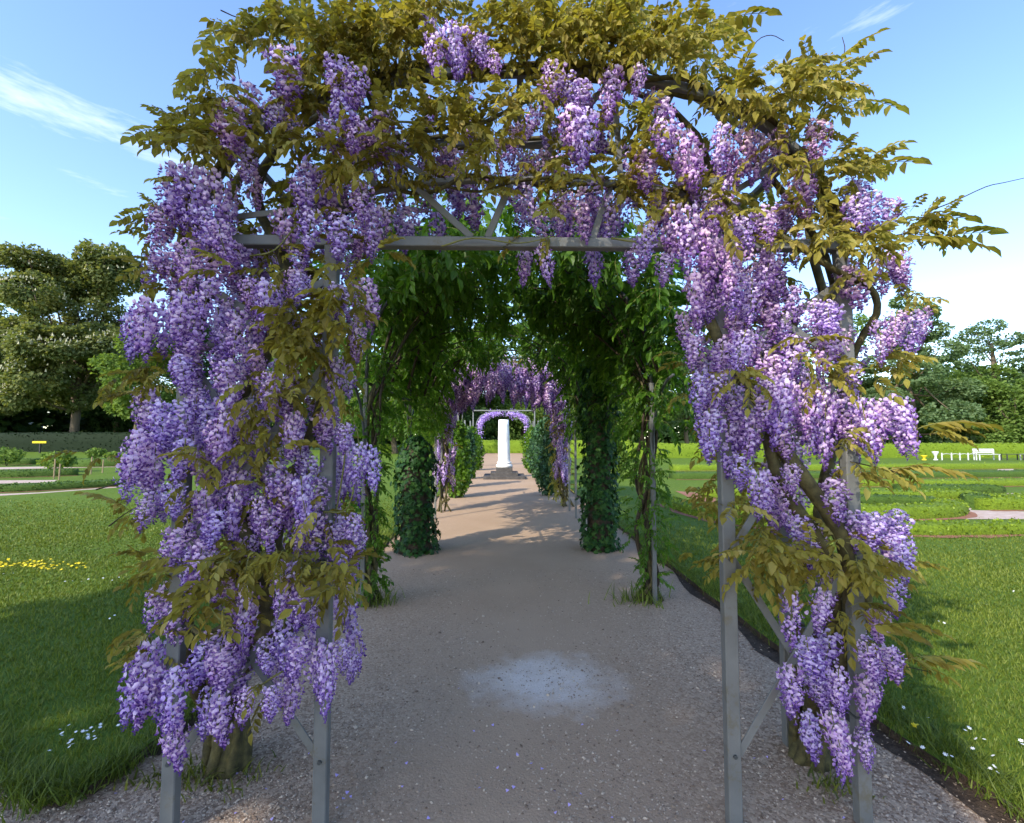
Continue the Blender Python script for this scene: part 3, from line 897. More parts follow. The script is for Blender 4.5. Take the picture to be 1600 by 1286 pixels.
# the many on the flanks and the far side of the vine
def raceme_buf(seed):
    keep = []
    old = MB.mesh
    MB.mesh = lambda self, *a_, **k_: keep.append(self)
    raceme_mesh(seed, 80, fs=.028)
    MB.mesh = old
    return keep[0]
LOW = [raceme_buf(400 + i) for i in range(4)]
for vine, side in ((vine_l, lambda q_: q_ < 800), (vine_r, lambda q_: q_ >= 800)):
    mm = []
    for (px, y0, y1, w) in rac_pts:
        if not side(px): continue
        Y = random.uniform(FY + .15, BY + .22)
        q = FY / Y
        ppx, pyy = 785 + (px - 785) * q + random.uniform(-28, 28), 685 + (y0 - 685) * q + random.uniform(-25, 30)
        if 560 < ppx < 1075 and pyy > 345: continue
        if pyy > 1060 or (pyy > 900 and ppx > 800) or (1000 < ppx < 1235 and pyy > 660): continue
        s_ = (w * q / FPX * Y) / (2 * RAC_R) * 1.15
        mm.append(rot_mat(P(ppx, pyy, Y), random.uniform(0, 6.28), random.gauss(0, .1), random.gauss(0, .1), (s_, s_, max(s_ * .8, (y1 - y0) * q / FPX * Y / RAC_L))))
    mb = MB(); merge_sprays(mb, mm, LOW)
    o = mb.obj('blossom', [M['petal'], M['green_stem']], vine); o['kind'] = 'stuff'

LEAF_PX = [  # centre x, y, half width, half height, leaves
 (400,62,40,24,10),(455,52,45,24,12),(520,62,50,30,16),(570,50,45,30,16),(600,90,55,32,16),(645,45,50,36,16),(660,95,40,30,8),(560,95,40,20,8),(700,20,40,20,7),
 (790,60,40,36,16),(840,45,45,38,18),(890,55,50,40,20),(940,45,50,38,20),(985,50,40,36,14),(1005,85,40,34,14),(1050,62,40,26,12),(1110,55,26,22,8),(1085,105,36,26,12),(850,95,40,16,8),(930,90,50,18,10),
 (1215,150,45,36,18),(1255,145,40,40,18),(1290,130,30,26,10),(1165,175,30,22,8),(1130,150,22,18,5),(1305,165,24,16,4),
 (345,130,26,28,8),(330,165,22,20,5),(290,190,28,24,8),(310,225,45,22,14),(350,215,40,28,12),(400,225,36,24,9),(272,222,20,16,4),(250,335,18,22,6),(245,375,24,8,3),
 (490,120,34,36,12),(475,150,26,26,7),(560,150,40,22,6),(455,190,28,14,5),(500,238,28,18,6),(545,248,44,20,12),(590,262,30,14,6),(610,215,40,30,10),(640,190,34,26,8),(690,170,40,24,8),(740,160,44,20,8),(650,235,30,22,6),(740,205,40,18,7),(770,225,34,18,7),
 (830,165,36,18,10),(865,165,26,16,7),(735,270,28,26,6),(755,310,14,18,2),(890,270,24,22,4),(870,330,14,40,4),(1000,200,34,20,6),(1015,215,26,26,5),(940,210,26,16,3),(1010,330,26,12,3),(845,375,20,12,2),
 (232,440,22,22,6),(265,455,16,16,3),(450,500,36,30,9),(490,520,40,36,14),(535,500,34,20,8),(520,470,34,18,8),(475,570,34,40,12),(455,605,26,24,6),(500,610,22,22,5),(545,530,28,18,5),(225,600,36,20,7),(250,590,30,18,6),(190,625,22,10,2),
 (395,615,24,26,4),(420,640,20,20,3),(420,690,26,30,7),(385,660,20,20,3),(300,722,24,22,5),(345,740,18,18,2),(290,770,26,14,3),(405,770,18,16,3),(500,810,20,14,3),(395,860,16,14,2),
 (245,895,24,22,6),(290,895,30,22,7),(345,880,34,22,7),(400,870,36,16,8),(440,865,30,18,6),(500,885,34,26,9),(525,905,30,24,7),(545,920,18,22,4),(345,940,34,20,6),(300,955,26,20,4),(225,1000,22,20,4),(240,1035,20,12,3),(415,1080,14,10,2),(365,980,26,14,3),
 (540,425,30,16,5),(575,405,24,12,3),(430,420,20,14,3),(360,430,20,14,2),
 (1275,248,34,16,5),(1320,262,30,14,5),(1360,265,20,10,3),(1300,282,30,14,5),(1240,240,24,14,4),(1270,330,26,18,5),(1285,375,36,22,9),(1325,385,40,22,10),(1360,390,34,16,6),(1230,380,24,16,4),(1430,345,30,12,4),(1465,350,22,8,3),(1430,370,34,8,4),(1480,375,14,6,2),
 (1150,365,28,24,5),(1120,330,22,18,3),(1095,290,20,14,2),(1190,250,20,18,3),(1160,600,24,18,5),(1140,580,16,10,2),(1265,560,26,22,5),(1285,590,30,14,4),(1370,580,28,18,5),(1395,560,24,14,4),(1420,470,26,12,4),(1340,430,20,14,2),
 (1185,855,22,26,8),(1210,870,30,30,12),(1250,880,34,28,12),(1175,885,16,20,4),(1320,865,26,20,6),(1345,890,28,18,7),(1385,890,22,14,5),(1330,955,22,22,4),(1350,930,16,16,2),(1370,995,22,14,3),(1385,1035,24,12,3),(1430,1045,26,8,2),(1140,790,20,14,3),(1335,740,26,14,4),(1385,742,30,10,3),(1440,682,34,10,3),(1320,690,20,14,3),
 (200,805,18,10,2),(215,812,18,6,2),(155,720,30,6,2),
]
def leaf_at(px, py, Y, s=None):
    p = P(px, py, Y)
    az = R(-90) + random.gauss(0, 1.15)
    if px < 330 and random.random() < .18: az = R(180) + random.gauss(0, .6)
    if px > 1290 and random.random() < .25: az = random.gauss(0, .6)
    if px < 280 or px > 1380: p = P(px, py, max(Y, FY - .02)); s = random.uniform(.42, .66)
    return rot_mat(p, az, random.gauss(-.05, .45), random.gauss(0, .35), s or random.uniform(.5, .8))
LV = []
for (cx, cy, rx, ry, n) in LEAF_PX:
    for k in range(int(round(n * (3.0 if cy < 130 else 1.7)))):
        while True:
            u, v = random.uniform(-1, 1), random.uniform(-1, 1)
            if u * u + v * v <= 1: break
        Y = FY + random.uniform(-.30, .02)
        if cy < 130: Y = random.uniform(FY - .2, BY + .1) if random.random() < .6 else random.uniform(FY - .2, FY - .05)
        LV.append((cx, leaf_at(cx + u * rx, cy + v * ry - 8, Y)))
# the vine's foliage within the arch's thickness and over its top and back
DEEP = []
for k in range(620):
    i = random.random()
    a = math.pi * i
    cxm, hw = (XO[0] + XO[1]) / 2, (XO[1] - XO[0]) / 2
    if random.random() < .55:
        z = Z_OUT + (Z_TOP - .04 - Z_OUT) * abs(math.sin(a)) ** .8 + random.uniform(-.25, .12)
        x = cxm - hw * .90 * math.copysign(abs(math.cos(a)) ** .75, math.cos(a)) + random.gauss(0, .05)
        y = random.uniform(FY + .05, BY + .2)
    else:
        x = random.choice([random.uniform(XO[0] + .05, XI[0] - .1), random.uniform(XI[1] + .1, XO[1] - .05)])
        y = random.uniform(FY + .25, BY + .25)
        z = random.uniform(.9, 2.4)
    DEEP.append((800 + x * 100, rot_mat((x, y, z), random.uniform(0, 6.28), random.gauss(0, .4), random.gauss(0, .3), random.uniform(.6, .95))))
for k in range(150):
    ring = outer if k % 3 else innr
    i = random.uniform(1.5, 14.5); f_ = i - int(i)
    p = ring[int(i)] * (1 - f_) + ring[int(i) + 1] * f_ + np.array([random.gauss(0, .03), -.04 + random.uniform(-.06, .03), random.gauss(.0, .035)])
    LV.append((800 + (p[0] - .09) * 300, rot_mat(p, R(-90) + random.gauss(0, 1.2), random.gauss(.1, .45), random.gauss(0, .35), random.uniform(.5, .85))))
random.shuffle(LV)
for vine, side in ((vine_l, lambda px: px < 800), (vine_r, lambda px: px >= 800)):
    mine = [m for px, m in LV if side(px)]
    deep = [m for px, m in DEEP if side(px)]
    for m in mine[:290]:
        place(SPRAY_ME[random.randrange(len(SPRAY_ME))], 'leaf', m, vine)
    mb = MB()
    merge_sprays(mb, mine[290:] + deep)
    o = mb.obj('foliage', [M['bronze'], M['green_stem']], vine)
    o['kind'] = 'stuff'
print('leaves', len(LV), 'racemes', len(RAC_PX) + cnt)

def stem(name, ctrl, r0, r1, parent, mat='stem', sides=7, n=28, wobble=.12):
    pts = smooth_path(ctrl, n)
    mb = MB()
    tube(mb, pts, np.linspace(r0, r1, len(pts)), sides, wob=wobble)
    return mb.obj(name, M[mat], parent, smooth=True)
def pxs(lst):
    return [P(x, y, Y) for x, y, Y in lst]
# gnarled stumps
def stump(parent, x, y, r, h, seed):
    mb = MB()
    n = 9
    prof = [(r * 1.25, -.03), (r * 1.12, .03), (r * .98, h * .35), (r * .90, h * .6), (r * .80, h * .85), (r * .5, h)]
    sides = 18
    v, f = [], []
    for rr, z in prof:
        for k in range(sides):
            a = 2 * math.pi * k / sides
            q = 1 + .34 * mnoise.noise(Vector((math.cos(a) * 1.6 + seed, math.sin(a) * 1.6, z * 5))) + .16 * mnoise.noise(Vector((math.cos(a) * 6 + seed, math.sin(a) * 6, z * 22)))
            v.append((x + rr * q * math.cos(a), y + rr * q * math.sin(a) * .8, z))
    for i in range(len(prof) - 1):
        for k in range(sides):
            f.append((i * sides + k, i * sides + (k + 1) % sides, (i + 1) * sides + (k + 1) % sides, (i + 1) * sides + k))
    f.append(tuple((len(prof) - 1) * sides + k for k in range(sides)))
    mb.mixed(v, f)
    return mb.obj('stump', M['stem'], parent, smooth=True)
gl, gr = G(335, 1222), G(1290, 1208)
stump(vine_l, gl[0], gl[1] + .1, .09, .26, 3.0)
stump(vine_r, gr[0], gr[1] + .1, .085, .22, 8.0)
for par, g_, sd in ((vine_l, gl, 0.0), (vine_r, gr, 1.3)):
    for k in range(6):
        a = sd + k * 1.05
        c = [(g_[0] + (.085 - .010 * j) * math.cos(a + j * .38), g_[1] + .1 + (.07 - .008 * j) * math.sin(a + j * .38), -.03 + j * .17) for j in range(5)]
        stem('stem', c, random.uniform(.024, .036), random.uniform(.012, .02), par, 'stem', 8, 20, .2)
LS = gl + np.array([0, .1, .3]); RS = gr + np.array([0, .1, .25])
for ctrl, r0, r1 in [
    ([LS, *pxs([(335, 1010, 2.2), (420, 985, 2.06), (385, 830, 2.12), (340, 700, 2.2), (410, 560, 2.1), (450, 430, 2.15), (400, 300, 2.2), (470, 200, 2.25), (620, 120, 2.3)])], .045, .016),
    ([LS, *pxs([(310, 1080, 2.25), (290, 900, 2.3), (360, 760, 2.15), (300, 600, 2.25), (330, 420, 2.2), (300, 300, 2.25)])], .04, .014),
    ([LS, *pxs([(360, 1060, 2.3), (470, 960, 2.25), (430, 850, 2.15), (470, 720, 2.2), (520, 560, 2.15), (500, 450, 2.1), (470, 380, 2.05), (560, 230, 2.15), (760, 190, 2.1), (880, 120, 2.2)])], .032, .008),
    ([LS, *pxs([(330, 1040, 2.35), (380, 900, 2.5), (320, 700, 2.5), (380, 480, 2.5), (350, 330, 2.5), (460, 190, 2.5), (700, 110, 2.5)])], .04, .016),
    ([P(270, 950, 2.1), P(320, 990, 2.02), P(380, 950, 2.0), P(430, 900, 2.05)], .012, .008),
]:
    stem('stem', ctrl, r0, r1, vine_l)
for ctrl, r0, r1 in [
    ([RS, *pxs([(1300, 1080, 2.2), (1330, 960, 2.1), (1320, 850, 2.03), (1265, 760, 2.0), (1215, 690, 2.02), (1190, 640, 2.08), (1150, 580, 2.05), (1112, 510, 2.0), (1102, 460, 2.02), (1120, 380, 2.1), (1110, 260, 2.15), (1050, 170, 2.2), (900, 110, 2.3)])], .042, .012),
    ([RS, *pxs([(1270, 1080, 2.25), (1310, 930, 2.15), (1290, 860, 2.02), (1235, 780, 2.02), (1200, 690, 2.05), (1230, 600, 2.15), (1240, 500, 2.2), (1210, 420, 2.15), (1180, 360, 2.0), (1110, 290, 1.98)])], .034, .012),
    ([P(1115, 300, 1.99), *pxs([(1180, 345, 1.96), (1240, 380, 1.96), (1310, 425, 1.98), (1360, 450, 2.0), (1370, 490, 2.02), (1340, 540, 2.08), (1315, 620, 2.12), (1320, 760, 2.12)])], .010, .018),
    ([RS, *pxs([(1310, 1000, 2.35), (1280, 800, 2.5), (1320, 600, 2.5), (1270, 400, 2.5), (1240, 260, 2.5), (1080, 150, 2.5)])], .038, .014),
    ([RS, *pxs([(1330, 1050, 2.3), (1355, 900, 2.25), (1330, 760, 2.2), (1345, 640, 2.2), (1310, 520, 2.2), (1290, 400, 2.2), (1200, 270, 2.2), (1120, 180, 2.25)])], .03, .012),
]:
    stem('stem', ctrl, r0, r1, vine_r)
# old stems wound along the ribs of the arch
for ring, vn, i0, i1, r_ in [(outer, vine_l, 0, 11, .020), (outer, vine_r, 16, 5, .020), (rear, vine_l, 0, 12, .018), (rear, vine_r, 16, 4, .018), (innr, vine_l, 0, 12, .012), (innr, vine_r, 16, 6, .012), (outer, vine_l, 1, 9, .010), (outer, vine_r, 15, 6, .010)]:
    idx = range(i0, i1 + (1 if i1 > i0 else -1), 1 if i1 > i0 else -1)
    c = [ring[k] + np.array([random.gauss(0, .02), -.035 * math.cos(k * 1.9 + i0) - .012, .032 * math.sin(k * 1.9 + i0) - (.02 if ring is innr else 0)]) for k in idx]
    stem('stem', c, r_, r_ * .5, vn, 'stem', 7, 44, .15)
# thin shoots and tendrils
for vine, lst, r in [
    (vine_l, [(620, 190, 2.0), (690, 192, 1.96), (750, 188, 1.95), (775, 170, 2.0)], .005),
    (vine_l, [(700, 140, 2.0), (760, 170, 2.0), (800, 205, 2.0)], .004), (vine_l, [(770, 150, 2.1), (790, 180, 2.05), (810, 210, 2.0)], .0035),
    (vine_l, [(345, 16, 2.0), (362, 24, 2.0), (378, 32, 2.0), (400, 60, 2.05)], .003), (vine_l, [(345, 45, 2.0), (358, 70, 2.0), (372, 110, 2.05), (380, 180, 2.1)], .003),
    (vine_l, [(470, 28, 2.05), (485, 40, 2.05), (495, 55, 2.1)], .003), (vine_l, [(240, 222, 2.0), (260, 212, 2.0), (290, 205, 2.05)], .003),
    (vine_l, [(520, 830, 2.06), (540, 700, 2.0), (528, 620, 2.0), (535, 560, 2.05)], .004), (vine_l, [(505, 800, 2.0), (545, 790, 2.0), (560, 690, 2.0), (545, 640, 2.02)], .004),
    (vine_l, [(690, 385, 2.02), (740, 372, 2.0), (810, 380, 2.0), (870, 368, 2.02)], .004), (vine_l, [(390, 400, 2.0), (430, 390, 1.98), (480, 340, 2.0), (560, 330, 2.0)], .004),
    (vine_l, [(150, 765, 2.0), (185, 755, 2.0), (230, 740, 2.1)], .003), (vine_l, [(700, 30, 2.2), (690, 0, 2.2), (675, -25, 2.2)], .003), (vine_l, [(170, 822, 2.0), (200, 800, 2.0), (240, 780, 2.1)], .003),
    (vine_l, [(380, 1090, 2.1), (440, 1050, 2.02), (490, 1030, 2.02), (530, 1035, 2.02)], .0045), (vine_l, [(300, 1110, 2.1), (330, 1080, 2.0), (355, 1040, 2.05)], .004),
    (vine_r, [(1155, 150, 2.1), (1162, 105, 2.1), (1182, 65, 2.1), (1205, 55, 2.1), (1225, 64, 2.1)], .003), (vine_r, [(1300, 125, 2.1), (1312, 100, 2.1), (1320, 78, 2.1), (1316, 58, 2.1)], .003),
    (vine_r, [(1445, 332, 2.0), (1490, 315, 2.0), (1540, 292, 2.0), (1570, 285, 2.0), (1610, 276, 2.0)], .003), (vine_r, [(1270, 265, 2.05), (1330, 270, 2.0), (1385, 256, 2.0)], .003),
    (vine_r, [(1360, 380, 2.0), (1420, 365, 1.98), (1500, 378, 1.98)], .003), (vine_r, [(1375, 360, 2.0), (1430, 340, 2.0), (1490, 348, 2.0)], .003), (vine_r, [(1024, 20, 2.2), (1028, 0, 2.2), (1030, -20, 2.2)], .003),
    (vine_r, [(870, 310, 2.0), (900, 290, 1.97), (935, 262, 1.97)], .0035), (vine_r, [(955, 372, 2.0), (1000, 378, 1.98), (1040, 372, 2.0)], .005), (vine_r, [(760, 240, 2.05), (810, 215, 2.0), (835, 205, 2.0)], .004),
    (vine_r, [(1320, 720, 2.05), (1360, 728, 2.0), (1400, 738, 2.0), (1415, 755, 2.0)], .003), (vine_r, [(1350, 1040, 2.05), (1400, 1040, 2.0), (1455, 1050, 2.0)], .003), (vine_r, [(1370, 690, 2.05), (1420, 680, 2.0), (1470, 678, 2.0)], .003),
    (vine_r, [(1340, 690, 2.1), (1365, 640, 2.1), (1400, 580, 2.05), (1420, 550, 2.0)], .005), (vine_r, [(1150, 800, 2.05), (1200, 770, 2.1), (1300, 780, 2.1)], .004),
]:
    stem('tendril', pxs(lst), r, r * .5, vine, 'green_stem' if r > .0032 else 'twig', 5, 14, .05)
# long leaf sprays that stand clear of the mass
for px, py, az, s, v in [(1415, 372, -.1, 1.3, vine_r), (1455, 374, .1, 1.1, vine_r), (1420, 346, .2, 1.2, vine_r), (1330, 268, .1, 1.2, vine_r), (1375, 738, -.2, 1.2, vine_r), (1420, 676, .1, 1.4, vine_r), (1400, 1038, 0, 1.2, vine_r), (1320, 160, .2, 1.1, vine_r), (1110, 35, .1, 1.1, vine_r),
                         (205, 800, 3.2, .9, vine_l), (260, 205, 3.0, .9, vine_l), (330, 110, 2.8, 1.0, vine_l), (370, 45, 2.9, 1.0, vine_l), (225, 612, 3.1, .7, vine_l)]:
    place(SPRAY_ME[6], 'leaf', rot_mat(P(px, py, 2.0), az, random.gauss(-.1, .15), random.gauss(0, .3), s), v)

# ------------------------------------------------------------------ the walk behind: plain steel frames
PL, PR = -1.34, 1.48
def frame(Y, label, mat='steel_dark', w=.04, top=3.4, flat=False, rails=0.0, group='plain steel frames along the walk', zpost=2.15):
    t = thing('pergola_arch', label, 'arch', (.07, Y, 0), group)
    for x in (PL, PR):
        mb = MB(); bar(mb, (x, Y, -.05), (x, Y, zpost if not flat else top), w, w)
        mb.obj('post', M['steel' if mat == 'steel_dark' else mat], t)
    mb = MB()
    if flat:
        bar(mb, (PL - w / 2 + .002, Y, top + w / 2 + .001), (PR + w / 2 - .002, Y, top + w / 2 + .001), w, w)
        mb.obj('cross_bar', M[mat], t)
    else:
        pts = arc(PL, PR, zpost, top, Y, 19)
        tube(mb, pts, w * .42, 6)
        mb.obj('arch_rib', M[mat], t, smooth=True)
        mb = MB(); bar(mb, (PL + .02, Y, zpost + .1), (PR - .02, Y, zpost + .1), w * .5, w * .5)
        if zpost > 2.2: mb.obj('cross_bar', M[mat], t)
    if rails:
        for x, z in ((PL, zpost), (PR, zpost), (-.6, top - .06), (.74, top - .06)):
            mb = MB(); bar(mb, (x, Y + w, z), (x, Y + rails - w, z), w * .6, w * .6, (0, 0, 1))
            mb.obj('rail', M[mat], t)
    for x in (PL, PR):          # curved knee braces along the walk
        mb = MB()
        a = np.linspace(0, math.pi / 2, 7)
        for sgn in (-1, 1):
            tube(mb, np.column_stack([np.full(7, x), Y + sgn * .62 * (1 - np.cos(a)), zpost - .75 + .75 * np.sin(a)]), .014, 5)
            if not flat:
                mb.obj('knee_brace', M[mat], t, smooth=True); mb = MB()
    return t
frame(4.72, 'grey steel frame under the green leaf roof, climbers on both posts', rails=2.24)
frame(6.98, 'steel frame whose posts stand inside the two ivy columns', rails=2.7)
frame(9.72, 'slim steel frame just before the second wisteria arch', rails=.9)
frame(10.65, 'slim steel frame carrying the second wisteria', rails=1.8)
frame(16.0, 'thin frame between leafy pillars before the white column', 'steel_pale', .035)
frame(22.0, 'pale square-topped frame behind the white column', 'steel_pale', .05, 2.85, flat=True)
frame(24.5, 'pale hooped frame behind the white column', 'steel_pale', .05, 3.0)

# ------------------------------------------------------------------ green climbers roofing the walk
def canopy_pt(side, Y):
    """a point of the leaf roof's underside, on one side of the walk"""
    a = random.uniform(0, math.pi / 2)
    cx, hw = .07, 1.50
    x = cx + side * hw * math.cos(a) ** .7
    z = 2.25 + 1.18 * math.sin(a) ** .7
    return x, z
def climber(side, label, base):
    v = thing('climbing_vine', label, 'climber', (base[0], base[1], 0), 'green climbers roofing the walk')
    mb = MB()
    mm = []
    k = 0
    while k < 2050:
        Y = random.uniform(3.95, 10.6)
        if Y > 7 and random.random() < .4: continue
        x, z = canopy_pt(side, Y)
        n_ = mnoise.noise(Vector((x * 1.1, Y * .9, z * 1.1 + side)))
        if n_ < random.uniform(-.55, .12): continue
        lim = 2.0 + .35 * mnoise.noise(Vector((Y * 1.2, side * 5, 0)))
        if z < lim: continue
        z += random.uniform(-.22, .35) + n_ * .1; x += random.gauss(0, .1)
        mm.append(rot_mat((x, Y + random.gauss(0, .1), z), random.uniform(0, 6.28), random.gauss(.15, .45), random.gauss(0, .4), random.uniform(1.1, 1.9)))
        k += 1
    # leaf curtains on the outer side of the roof
    for _ in range(500):
        Y = random.uniform(4.3, 10.4)
        z = random.uniform(1.75, 2.5)
        if mnoise.noise(Vector((Y * 1.4, z * 1.2, side * 3))) < .02: continue
        mm.append(rot_mat((base[0] + side * random.uniform(-.1, .3), Y, z), random.uniform(0, 6.28), random.gauss(.4, .4), random.gauss(0, .4), random.uniform(.9, 1.5)))
    merge_sprays(mb, mm)
    o = mb.obj('foliage', [M['green'], M['green_stem']], v); o['kind'] = 'stuff'
    # leaves up the post
    r = .17 if side < 0 else .26
    for _ in range(260):
        z = random.uniform(.12, 2.5)
        f = .55 + .6 * mnoise.noise(Vector((z * 2.2, side * 9, 1))) + (.35 if side > 0 and .8 < z < 1.5 else 0)
        a = random.uniform(0, 6.28); rr = r * max(.25, f) * random.uniform(.2, 1)
        place(SPRAY_GREEN_ME[random.randrange(8)], 'leaf', rot_mat((base[0] + rr * math.cos(a), base[1] + rr * math.sin(a), z), a + random.gauss(0, .5), random.gauss(.25, .4), random.gauss(0, .3), random.uniform(.5, .95)), v)
    # twisted stems
    for i in range(7):
        a0 = random.uniform(0, 6.28)
        c = [(base[0] + .14 * math.cos(a0), base[1] + .12 * math.sin(a0), -.03)]
        for j, z in enumerate((.25, .7, 1.2, 1.7, 2.15)):
            c.append((base[0] + random.gauss(0, .05), base[1] + random.gauss(0, .05), z))
        e = (base[0] - side * random.uniform(.3, 1.3), base[1] + random.uniform(-.3, 3.2), random.uniform(3.2, 3.45))
        c += [((c[-1][0] + e[0]) / 2 + .1 * side, (c[-1][1] + e[1]) / 2, 2.95), e]
        stem('stem', c, random.uniform(.016, .03), .007, v, 'stem' if i % 2 else 'twig', 6, 30)
    for i in range(9):           # bare dark branches running through the roof
        x0, z0 = base[0] + random.uniform(-.1, .1), 2.25
        y0 = random.uniform(4.5, 9.8)
        c = [(x0, y0, z0), (x0 - side * .25, y0 + random.uniform(-.4, .6), 2.9), (x0 - side * .8, y0 + random.uniform(-.6, 1.0), 3.25), (x0 - side * 1.4, y0 + random.uniform(-.8, 1.4), 3.4)]
        stem('branch', c, .02, .005, v, 'twig', 5, 14)
    return v
climber(-1, 'green leafy climber with twisted bare lower stems on the post before the short ivy column', (PL + .06, 4.8))
climber(1, 'bushy green climber leafed to the ground on the post beside the clipped beds', (PR - .02, 4.85))
# grass tufts at their feet
mb = MB()
k = 160
blades(mb, np.column_stack([np.r_[rng.normal(PL + .1, .1, k), rng.normal(PR - .1, .12, k)], rng.normal(4.78, .08, 2 * k), np.zeros(2 * k)]), rng.uniform(.06, .2, 2 * k), rng.uniform(.006, .012, 2 * k), .7)
tag(mb.obj('grass_tufts', M['grass_blade']), 'tufts of grass at the feet of the green climbers', 'grass', kind='stuff')
# weeds round the stumps of the front arch
mb = MB()
k = 260
wx = np.r_[rng.normal(gl[0] - .1, .14, k), rng.normal(gr[0] - .02, .08, k // 3)]; wy = np.r_[rng.normal(gl[1] + .02, .06, k), rng.normal(gr[1] - .1, .05, k // 3)]
blades(mb, np.column_stack([wx, wy, np.zeros(len(wx))]), rng.uniform(.02, .07, len(wx)), rng.uniform(.005, .012, len(wx)), .8)
tag(mb.obj('weeds', M['yellow_green']), 'low yellowish weeds round the wisteria stumps in the gravel', 'weeds', kind='stuff')

# ------------------------------------------------------------------ ivy columns
IVY_ME = []
for i in range(4):
    mb = MB(); mb.inst(IVY, np.eye(4)[None], 0, np.array([.15 + .22 * i])); IVY_ME.append(mb.mesh('leaf', M['ivy']))
def ivy_column(x, y, h, r, label, seed, ragged=0.0):
    t = thing('ivy_column', label, 'ivy', (x, y, 0), 'ivy columns beside the path')
    mb = MB()
    prof = [(r * 1.0, -.02), (r * .82, .12), (r * .72, .5), (r * .70, h * .6), (r * .66, h * .85), (r * .3, h * .97), (r * .06, h)]
    lathe(mb, prof, (x, y, 0), 14)
    mb.obj('stem_core', M['twig'], t, smooth=True)
    big, rest = [], []
    N = int(1500 * h / 1.6)
    for i in range(N):
        z = random.uniform(0.01, h)
        a = random.uniform(0, 6.28)
        u = z / h
        rr = r * np.interp(u, [0, .06, .3, .8, .93, 1], [1.22, 1.05, .95, .95, .72, .2])
        q = mnoise.noise(Vector((math.cos(a) * 1.5 + seed, math.sin(a) * 1.5, z * 2.2)))
        rr *= 1 + (.24 + ragged) * q + (.25 if random.random() < .05 else 0)
        out = Vector((math.cos(a), math.sin(a), .15))
        d = Vector((random.gauss(0, .35), random.gauss(0, .35), -1)) + out * random.uniform(.1, .7)
        p = (x + rr * math.cos(a), y + rr * math.sin(a), z + .02)
        m = mats_from([p], [d], [out + Vector((random.gauss(0, .3), random.gauss(0, .3), random.gauss(.2, .3)))], [random.uniform(.038, .09)])[0]
        (big if math.sin(a) < .25 and len(big) < 300 else rest).append(m)
    for m in big:
        place(IVY_ME[random.randrange(4)], 'leaf', Matrix(m.tolist()), t)
    mb = MB(); mb.inst(IVY, np.array(rest), 0, rng.uniform(0, 1, len(rest)))
    o = mb.obj('foliage', M['ivy'], t); o['kind'] = 'stuff'
ivy_column(-1.24, 6.95, 1.62, .27, 'short round-topped column of dark green ivy across the path from the tall one', 1.0)
ivy_column(1.42, 7.05, 2.75, .24, 'tall ragged column of dark ivy reaching the leaf roof', 6.0, .25)

# ------------------------------------------------------------------ second wisteria arch
def far_wisteria(Y, x, label, cat_side, n_r, depth, scale=1.4):
    v = thing('wisteria_vine', label, 'wisteria', (x, Y, 0), 'wisterias further along the walk')
    side = -1 if x < 0 else 1
    for i in range(n_r):
        a = random.uniform(0, math.pi / 2) if random.random() < .8 else random.uniform(0, .35)
        xx = .07 + side * 1.40 * math.cos(a) ** .75 + random.gauss(0, .07)
        zz = 2.3 + 1.1 * math.sin(a) ** .8 + random.uniform(-.6, .22)
        m = rot_mat((xx, Y + random.uniform(-.25, depth), zz), random.uniform(0, 6.28), random.gauss(0, .12), random.gauss(0, .12), (scale, scale, scale * random.uniform(.9, 1.3)))
        place(FAR_RACEMES[random.randrange(4)], 'flower_cluster', m, v)
    for i in range(n_r // 6):    # a few low on the post
        m = rot_mat((x + random.gauss(0, .12), Y + random.uniform(-.2, .3), random.uniform(.75, 1.9)), random.uniform(0, 6.28), 0, 0, (scale * .8, scale * .8, scale))
        place(FAR_RACEMES[random.randrange(4)], 'flower_cluster', m, v)
    mm = []
    for i in range(300):
        a = random.uniform(0, math.pi / 2)
        mm.append(rot_mat((.07 + side * 1.45 * math.cos(a) ** .75, Y + random.uniform(-.1, depth), 2.35 + 1.1 * math.sin(a) ** .8 + random.uniform(-.1, .2)), random.uniform(0, 6.28), random.gauss(0, .4), 0, random.uniform(.8, 1.3)))
    for i in range(170 if side > 0 else 90):
        mm.append(rot_mat((x + random.gauss(0, .12), Y + random.uniform(-.1, .5), random.uniform(.3, 2.3)), random.uniform(0, 6.28), random.gauss(.2, .4), 0, random.uniform(.8, 1.3)))
    mb = MB(); merge_sprays(mb, mm)
    o = mb.obj('foliage', [M['bronze'] if side > 0 else M['yellow_green'], M['green_stem']], v); o['kind'] = 'stuff'
    for i in range(6):
        c = [(x + random.gauss(0, .14), Y + random.gauss(0, .08), -.03)] + [(x + random.gauss(0, .07), Y + random.gauss(0, .07), z) for z in (.4, .9, 1.4, 1.9)] + [(x - side * .3, Y + .2, 2.8), (x - side * 1.0, Y + .3, 3.3)]
        stem('stem', c, .022, .008, v, 'stem', 6, 24)
    return v
far_wisteria(10.7, PL + .04, 'second wisteria on bare twisted stems beyond the short ivy column', 'wisteria', 210, 1.0)
far_wisteria(11.4, PR - .06, 'second wisteria above bronze foliage on its post beyond the tall ivy column', 'wisteria', 220, .7)

